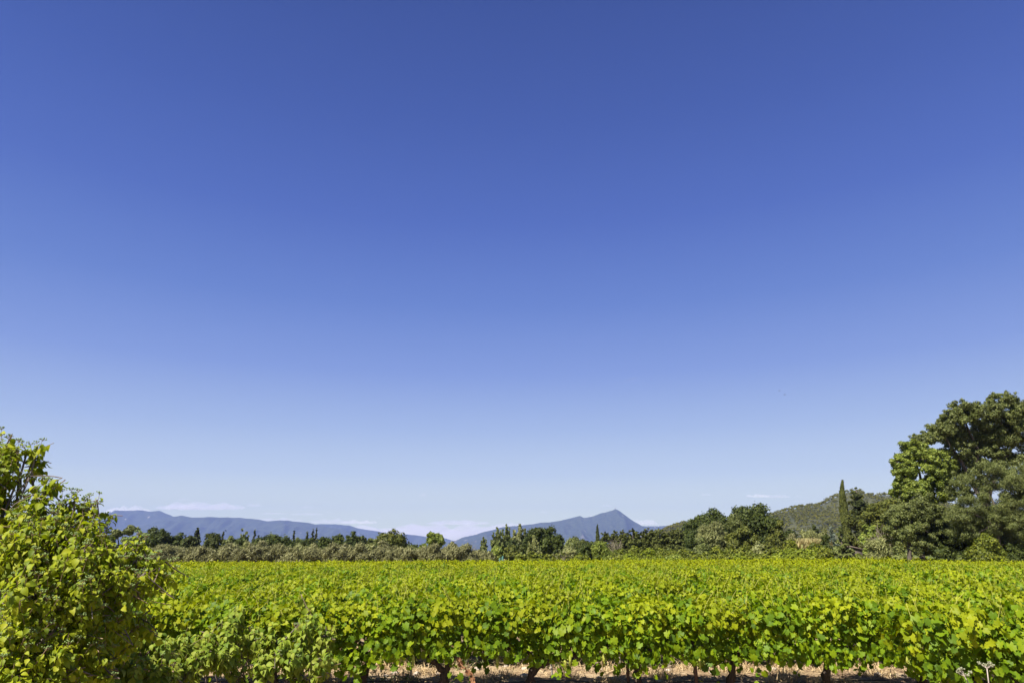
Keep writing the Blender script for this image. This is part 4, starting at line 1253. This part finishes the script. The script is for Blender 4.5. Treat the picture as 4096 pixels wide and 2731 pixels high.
BIG = [(20, 1790, 5.6, 70), (70, 1800, 5.65, 40), (-40, 1900, 5.5, 120), (150, 1782, 5.7, 24), (110, 1800, 5.7, 26), (85, 1885, 5.6, 30), (120, 1905, 5.6, 22), (-50, 2050, 5.4, 110), (20, 1990, 5.6, 60),
       (185, 1960, 5.6, 42), (150, 2010, 5.6, 56), (90, 2070, 5.4, 80), (265, 2015, 5.7, 50), (300, 2000, 5.7, 30), (335, 2030, 5.8, 44), (388, 1998, 5.8, 24), (380, 2040, 5.8, 34), (230, 2110, 5.3, 100), (340, 2110, 5.5, 70), (430, 2078, 5.9, 26), (415, 2130, 5.7, 56),
       (100, 2200, 5.1, 140), (270, 2240, 5.2, 120), (420, 2220, 5.5, 80), (500, 2190, 5.9, 48), (560, 2160, 6.0, 26), (540, 2200, 5.95, 30), (545, 2240, 5.9, 44), (610, 2250, 6.0, 36), (655, 2240, 6.1, 24), (640, 2270, 6.0, 26), (580, 2290, 5.8, 50),
       (480, 2320, 5.5, 90), (330, 2370, 5.2, 120), (140, 2380, 5.0, 150), (550, 2370, 5.8, 44), (600, 2440, 5.9, 34), (560, 2470, 5.8, 44), (460, 2450, 5.5, 90), (300, 2510, 5.2, 120), (80, 2540, 4.9, 160), (520, 2540, 5.7, 56), (400, 2610, 5.3, 100), (220, 2650, 5.0, 130), (60, 2700, 4.8, 140)]
SPRIGS = [(168, 1756, 5.7), (150, 1766, 5.7), (128, 1772, 5.65), (36, 1742, 5.6), (8, 1736, 5.6), (78, 1758, 5.6), (106, 1935, 5.6), (80, 1942, 5.6), (174, 1908, 5.65), (214, 1922, 5.65), (198, 1916, 5.6), (252, 1958, 5.7), (290, 1956, 5.7), (312, 1958, 5.7),
          (362, 1976, 5.8), (398, 1970, 5.8), (345, 1985, 5.75), (426, 2052, 5.9), (448, 2066, 5.9), (404, 2068, 5.85), (556, 2126, 6.0), (520, 2152, 6.0), (582, 2140, 6.0), (506, 2172, 5.95), (640, 2206, 6.05), (694, 2232, 6.1), (672, 2238, 6.1), (610, 2220, 6.0), (700, 2262, 6.1), (660, 2290, 6.0)]
dogwood("large dogwood shrub full of green berry heads filling the left edge", BIG, (-3.9, 5.6), 'dog', 71, 720, .067, .30, .75, SPRIGS, 14)
SML = [(420, 2480, 6.6, 60), (380, 2560, 6.5, 80), (470, 2590, 6.7, 80), (560, 2550, 7.0, 70), (640, 2600, 7.1, 80), (720, 2570, 7.4, 60), (520, 2680, 6.7, 90), (640, 2700, 6.9, 80), (420, 2690, 6.5, 80), (760, 2640, 7.4, 60)]
dogwood("paler dogwood shoots with drooping leaves low beside the large shrub", SML, (-3.3, 6.9), 'dog_pale', 72, 190, .082, .10, 1.0)
SML2 = [(880, 2530, 7.8, 70), (950, 2480, 8.0, 60), (1010, 2540, 8.0, 70), (1240, 2450, 8.2, 45), (1220, 2520, 8.2, 60), (1300, 2540, 8.2, 60), (1120, 2560, 8.0, 80), (1180, 2620, 8.0, 70), (1280, 2630, 8.1, 60), (1060, 2640, 7.9, 60), (900, 2620, 7.7, 70), (960, 2690, 7.8, 50), (1200, 2690, 8.0, 40), (820, 2600, 7.6, 50)]
dogwood("leggy young dogwood with dark upright stems before the front vine row", SML2, (-2.9, 8.0), 'dog_pale', 73, 180, .084, .10, 1.0)

# dry flower heads in the lower right corner
def dry_stalk(px, py, lean, label):
    x, y, z = at(px, py, 7.5)
    gz = Gz(x, y)
    b = thing("dry_flower_stalk", label, "dry flower stalk", (x - lean, y, gz), "dry flower stalks at lower right")
    h = z - gz
    P = curve_pts((0, 0, -.05), (lean * .3, 0, h * .6), (lean, 0, h), 9)
    m = MB().tube(P, np.linspace(.009, .005, 9), 6)
    rng = np.random.default_rng(int(px))
    fm = plain_mat("dry_flower", (.17, .18, .10), (.25, .26, .16), 12)
    for _ in range(6):
        d = nrm(np.array([rng.normal(), rng.normal(), .8]))
        e = P[-1] + d * .07
        m.tube(np.array([P[-1], (P[-1] + e) / 2, e]), [.004, .003, .003], 5)
        pp = e + rng.normal(0, .008, (9, 3))
        MB().add(*place(OCTA, pp, rng.normal(0, 1, (9, 3)), rng.normal(0, 1, (9, 3)), .011)).build("flower_head", fm, b)
    m.build("stem", M['palewood'], b, smooth_shade=True)
dry_stalk(3948, 2672, .05, "upright dry flower stalk at the lower right corner")
dry_stalk(3860, 2704, -.25, "bent dry flower stalk left of the upright one at lower right")

# ------------------------------------------------------------------ birds and contrail
def bird(px, py, Y, span, roll, label):
    p = at(px, py, Y)
    b = thing("bird", label, "bird", p, "two birds gliding in the sky", rotz=R(20))
    m = MB()
    m.tube([(0, -.22, 0), (0, -.12, .01), (0, .05, .02), (0, .2, .01), (0, .36, 0)], [.01, .05, .07, .045, .01], 8)
    m.build("body", M['bark'], b, smooth_shade=True)
    for s_ in (-1, 1):
        q = np.array([(0.03, -.1, .03), (.03, .14, .03), (.5, -.04, .12), (.5, .16, .12), (1.0, .14, .02 + .0 * roll), (1.0, .22, .02)]) * np.array([s_ * span / 2, span / 2, span / 2 * (1 + s_ * roll)])
        V = np.concatenate([q, q - np.array([0, 0, .015])])
        MB().add(V, [(0, 1, 3, 2), (2, 3, 5, 4), (6, 8, 9, 7), (8, 10, 11, 9), (0, 2, 8, 6), (2, 4, 10, 8), (1, 7, 9, 3), (3, 9, 11, 5), (4, 5, 11, 10), (0, 6, 7, 1)]).build("wing", M['bark'], b)
bird(3118, 1562, 190, .95, .6, "upper left one of the two dark birds high in the sky")
bird(3140, 1578, 180, 1.15, .8, "lower right one of the two dark birds high in the sky")

def contrail():
    a, b = np.array(at(2490, 1525, 13500)), np.array(at(2553, 1509, 13500))
    m = MB().tube(np.stack([a + (b - a) * t for t in np.linspace(0, 1, 12)]) - a, np.linspace(2, 7, 12) * np.array([1] * 11 + [.3]), 8)
    mt, n, bs, out = new_mat("vapour")
    bs.inputs["Base Color"].default_value = (.9, .9, .92, 1); bs.inputs["Roughness"].default_value = 1
    tr = n.nodes.new("ShaderNodeBsdfTransparent"); ms = n.nodes.new("ShaderNodeMixShader"); ms.inputs[0].default_value = .07
    n.links.new(tr.outputs[0], ms.inputs[1]); n.links.new(bs.outputs[0], ms.inputs[2]); n.links.new(ms.outputs[0], out.inputs[0])
    o = m.build("contrail", mt, None, tuple(a))
    tag(o, "short white contrail slanting up in the blue sky", "contrail")
contrail()

# ------------------------------------------------------------------ clouds: thin vapour bodies low over the horizon, beyond the haze
def cloud_mat(name, col, dens):
    m, n, b, out = new_mat(name)
    n.nodes.remove(b)
    v = n.nodes.new("ShaderNodeVolumePrincipled")
    v.inputs["Color"].default_value = (*col, 1)
    v.inputs["Density"].default_value = dens
    v.inputs["Anisotropy"].default_value = 0.0
    n.links.new(v.outputs[0], out.inputs["Volume"])
    return m

CL_W = cloud_mat("white_cloud", (1, .97, .95), .0050)
CL_G = cloud_mat("lilac_cloud", (.90, .87, .91), .0027)
def cloud(px0, px1, py0, py1, mat, label, seed, D=15500, thick=.25):
    rng = np.random.default_rng(seed)
    a, b = np.array(at(px0, py1, D)), np.array(at(px1, py0, D))
    c = (a + b) / 2
    sx, sz = (b[0] - a[0]) / 2, (b[2] - a[2]) / 2
    sy = max(sx * thick, sz)
    nu, nv = 96, 26
    x = np.linspace(-1, 1, nu)[None, :]
    t = np.linspace(-1, 1, nv)[:, None]
    half = np.sqrt(np.clip(1 - x ** 2, 0, 1)) ** .7
    y = t * half
    def bumps(k, f0):
        b = 0
        for _ in range(k):
            f = rng.uniform(f0, f0 * 3.2)
            b = b + (1 - np.abs(np.sin(f * x + rng.uniform(0, 6.3) + rng.uniform(-2, 2) * y))) / k
        return b
    n1 = bumps(5, 2.2); n2 = bumps(6, 7.0)
    env = (half * np.sqrt(np.clip(1 - t ** 2, 0, 1)))
    asp = min(1.0, 4.0 * sz / sx)
    up = env * (.15 + .95 * (n1 - n1.min()) / (n1.max() - n1.min()) + .35 * asp * (n2 - .4))
    dn = -env * (.22 + .25 * (bumps(4, 3.0) - .3))
    up = np.maximum(up, dn * .2)
    A = np.stack(np.broadcast_arrays(x * sx, y * sy, (up * 1.35 - .55) * sz), -1)
    B = np.stack(np.broadcast_arrays(x * sx, y * sy, (dn * 1.35 - .55) * sz), -1)
    P = np.concatenate([A.reshape(-1, 3), B.reshape(-1, 3)])
    i, j = np.meshgrid(np.arange(nv - 1), np.arange(nu - 1), indexing='ij')
    q = np.stack([i * nu + j, i * nu + j + 1, (i + 1) * nu + j + 1, (i + 1) * nu + j], -1).reshape(-1, 4)
    q = np.concatenate([q, q[:, ::-1] + nu * nv])
    o = mk("cloud", P, q, mat, None, tuple(c), True)
    return tag(o, label, "cloud", kind="structure")

for i, (x0, x1, y0, y1, m_, lab) in enumerate([
        (415, 610, 2010, 2056, CL_W, "white cloud bank on the highest left mountain"),
        (620, 985, 1998, 2042, CL_G, "long lilac cloud above the left range"),
        (660, 820, 2006, 2040, CL_W, "white patch in the long lilac cloud"),
        (985, 1048, 2004, 2028, CL_G, "small rounded cloud right of the long lilac cloud"),
        (708, 756, 1989, 2001, CL_G, "tiny cloud above the long lilac cloud"),
        (1200, 1252, 2018, 2033, CL_G, "small cloud above the middle of the left range"),
        (1160, 1292, 2047, 2060, CL_G, "flat lilac streak above the left range"),
        (1040, 1150, 2046, 2056, CL_G, "thin lilac streak left of the flat one"),
        (1297, 1336, 2043, 2050, CL_G, "tiny dark cloud strip right of the flat streak"),
        (1000, 1215, 2064, 2092, CL_G, "pale bank low behind the left range"),
        (1236, 1420, 2066, 2096, CL_G, "pale bank above the fading ridge"),
        (1360, 1510, 2072, 2096, CL_W, "bright white cloud above the fading ridge"),
        (1500, 1536, 2062, 2072, CL_G, "little grey cloud above the bright white one"),
        (1330, 2110, 2070, 2170, CL_G, "broad lilac cloud bank in the middle gap"),
        (1700, 1960, 2070, 2100, CL_G, "raised crest of the broad lilac bank"),
        (1852, 1900, 2089, 2104, CL_W, "small bright cloud inside the broad lilac bank"),
        (1682, 1704, 1968, 1984, CL_G, "tiny high wisp above the middle gap"),
        (1960, 2160, 2080, 2112, CL_G, "lilac bank left of the pointed mountain"),
        (2158, 2192, 2039, 2052, CL_G, "small cloud left of the pointed mountain"),
        (2230, 2268, 2057, 2064, CL_G, "thin cloud strip before the pointed mountain's shoulder"),
        (2404, 2448, 2014, 2027, CL_G, "small cloud over the pointed summit"),
        (2330, 2390, 2054, 2085, CL_W, "white cloud peeping over the mountain saddle"),
        (2510, 2630, 2066, 2100, CL_W, "white cloud on the right flank of the pointed mountain"),
        (2540, 2640, 2078, 2104, CL_G, "lilac base of the cloud right of the pointed mountain"),
        (2798, 2846, 1968, 1983, CL_G, "small cloud above the left big oak"),
        (2985, 3080, 1968, 1990, CL_W, "puffy cloud above the largest oak"),
        (3050, 3162, 1970, 1992, CL_G, "longer cloud above the wooded hill"),
        (3176, 3210, 1978, 1988, CL_G, "tiny cloud right of the longer one"),
        (3160, 3225, 1999, 2006, CL_G, "thin streak just over the wooded hill")]):
    cloud(x0, x1, y0, y1, m_, lab, 900 + i)

# ------------------------------------------------------------------ haze
def haze():
    m, n, b, out = new_mat("haze")
    n.nodes.remove(b)
    v = n.nodes.new("ShaderNodeVolumePrincipled")
    v.inputs["Color"].default_value = (.30, .395, .84, 1)
    v.inputs["Density"].default_value = 7.0e-5
    v.inputs["Anisotropy"].default_value = 0.0
    n.links.new(v.outputs[0], out.inputs["Volume"])
    o = MB().box((-10000, -60, -8), (10000, 12800, 760)).build("haze", m)
    tag(o, "thin blue summer haze over the plain", "haze", kind="stuff")
haze()
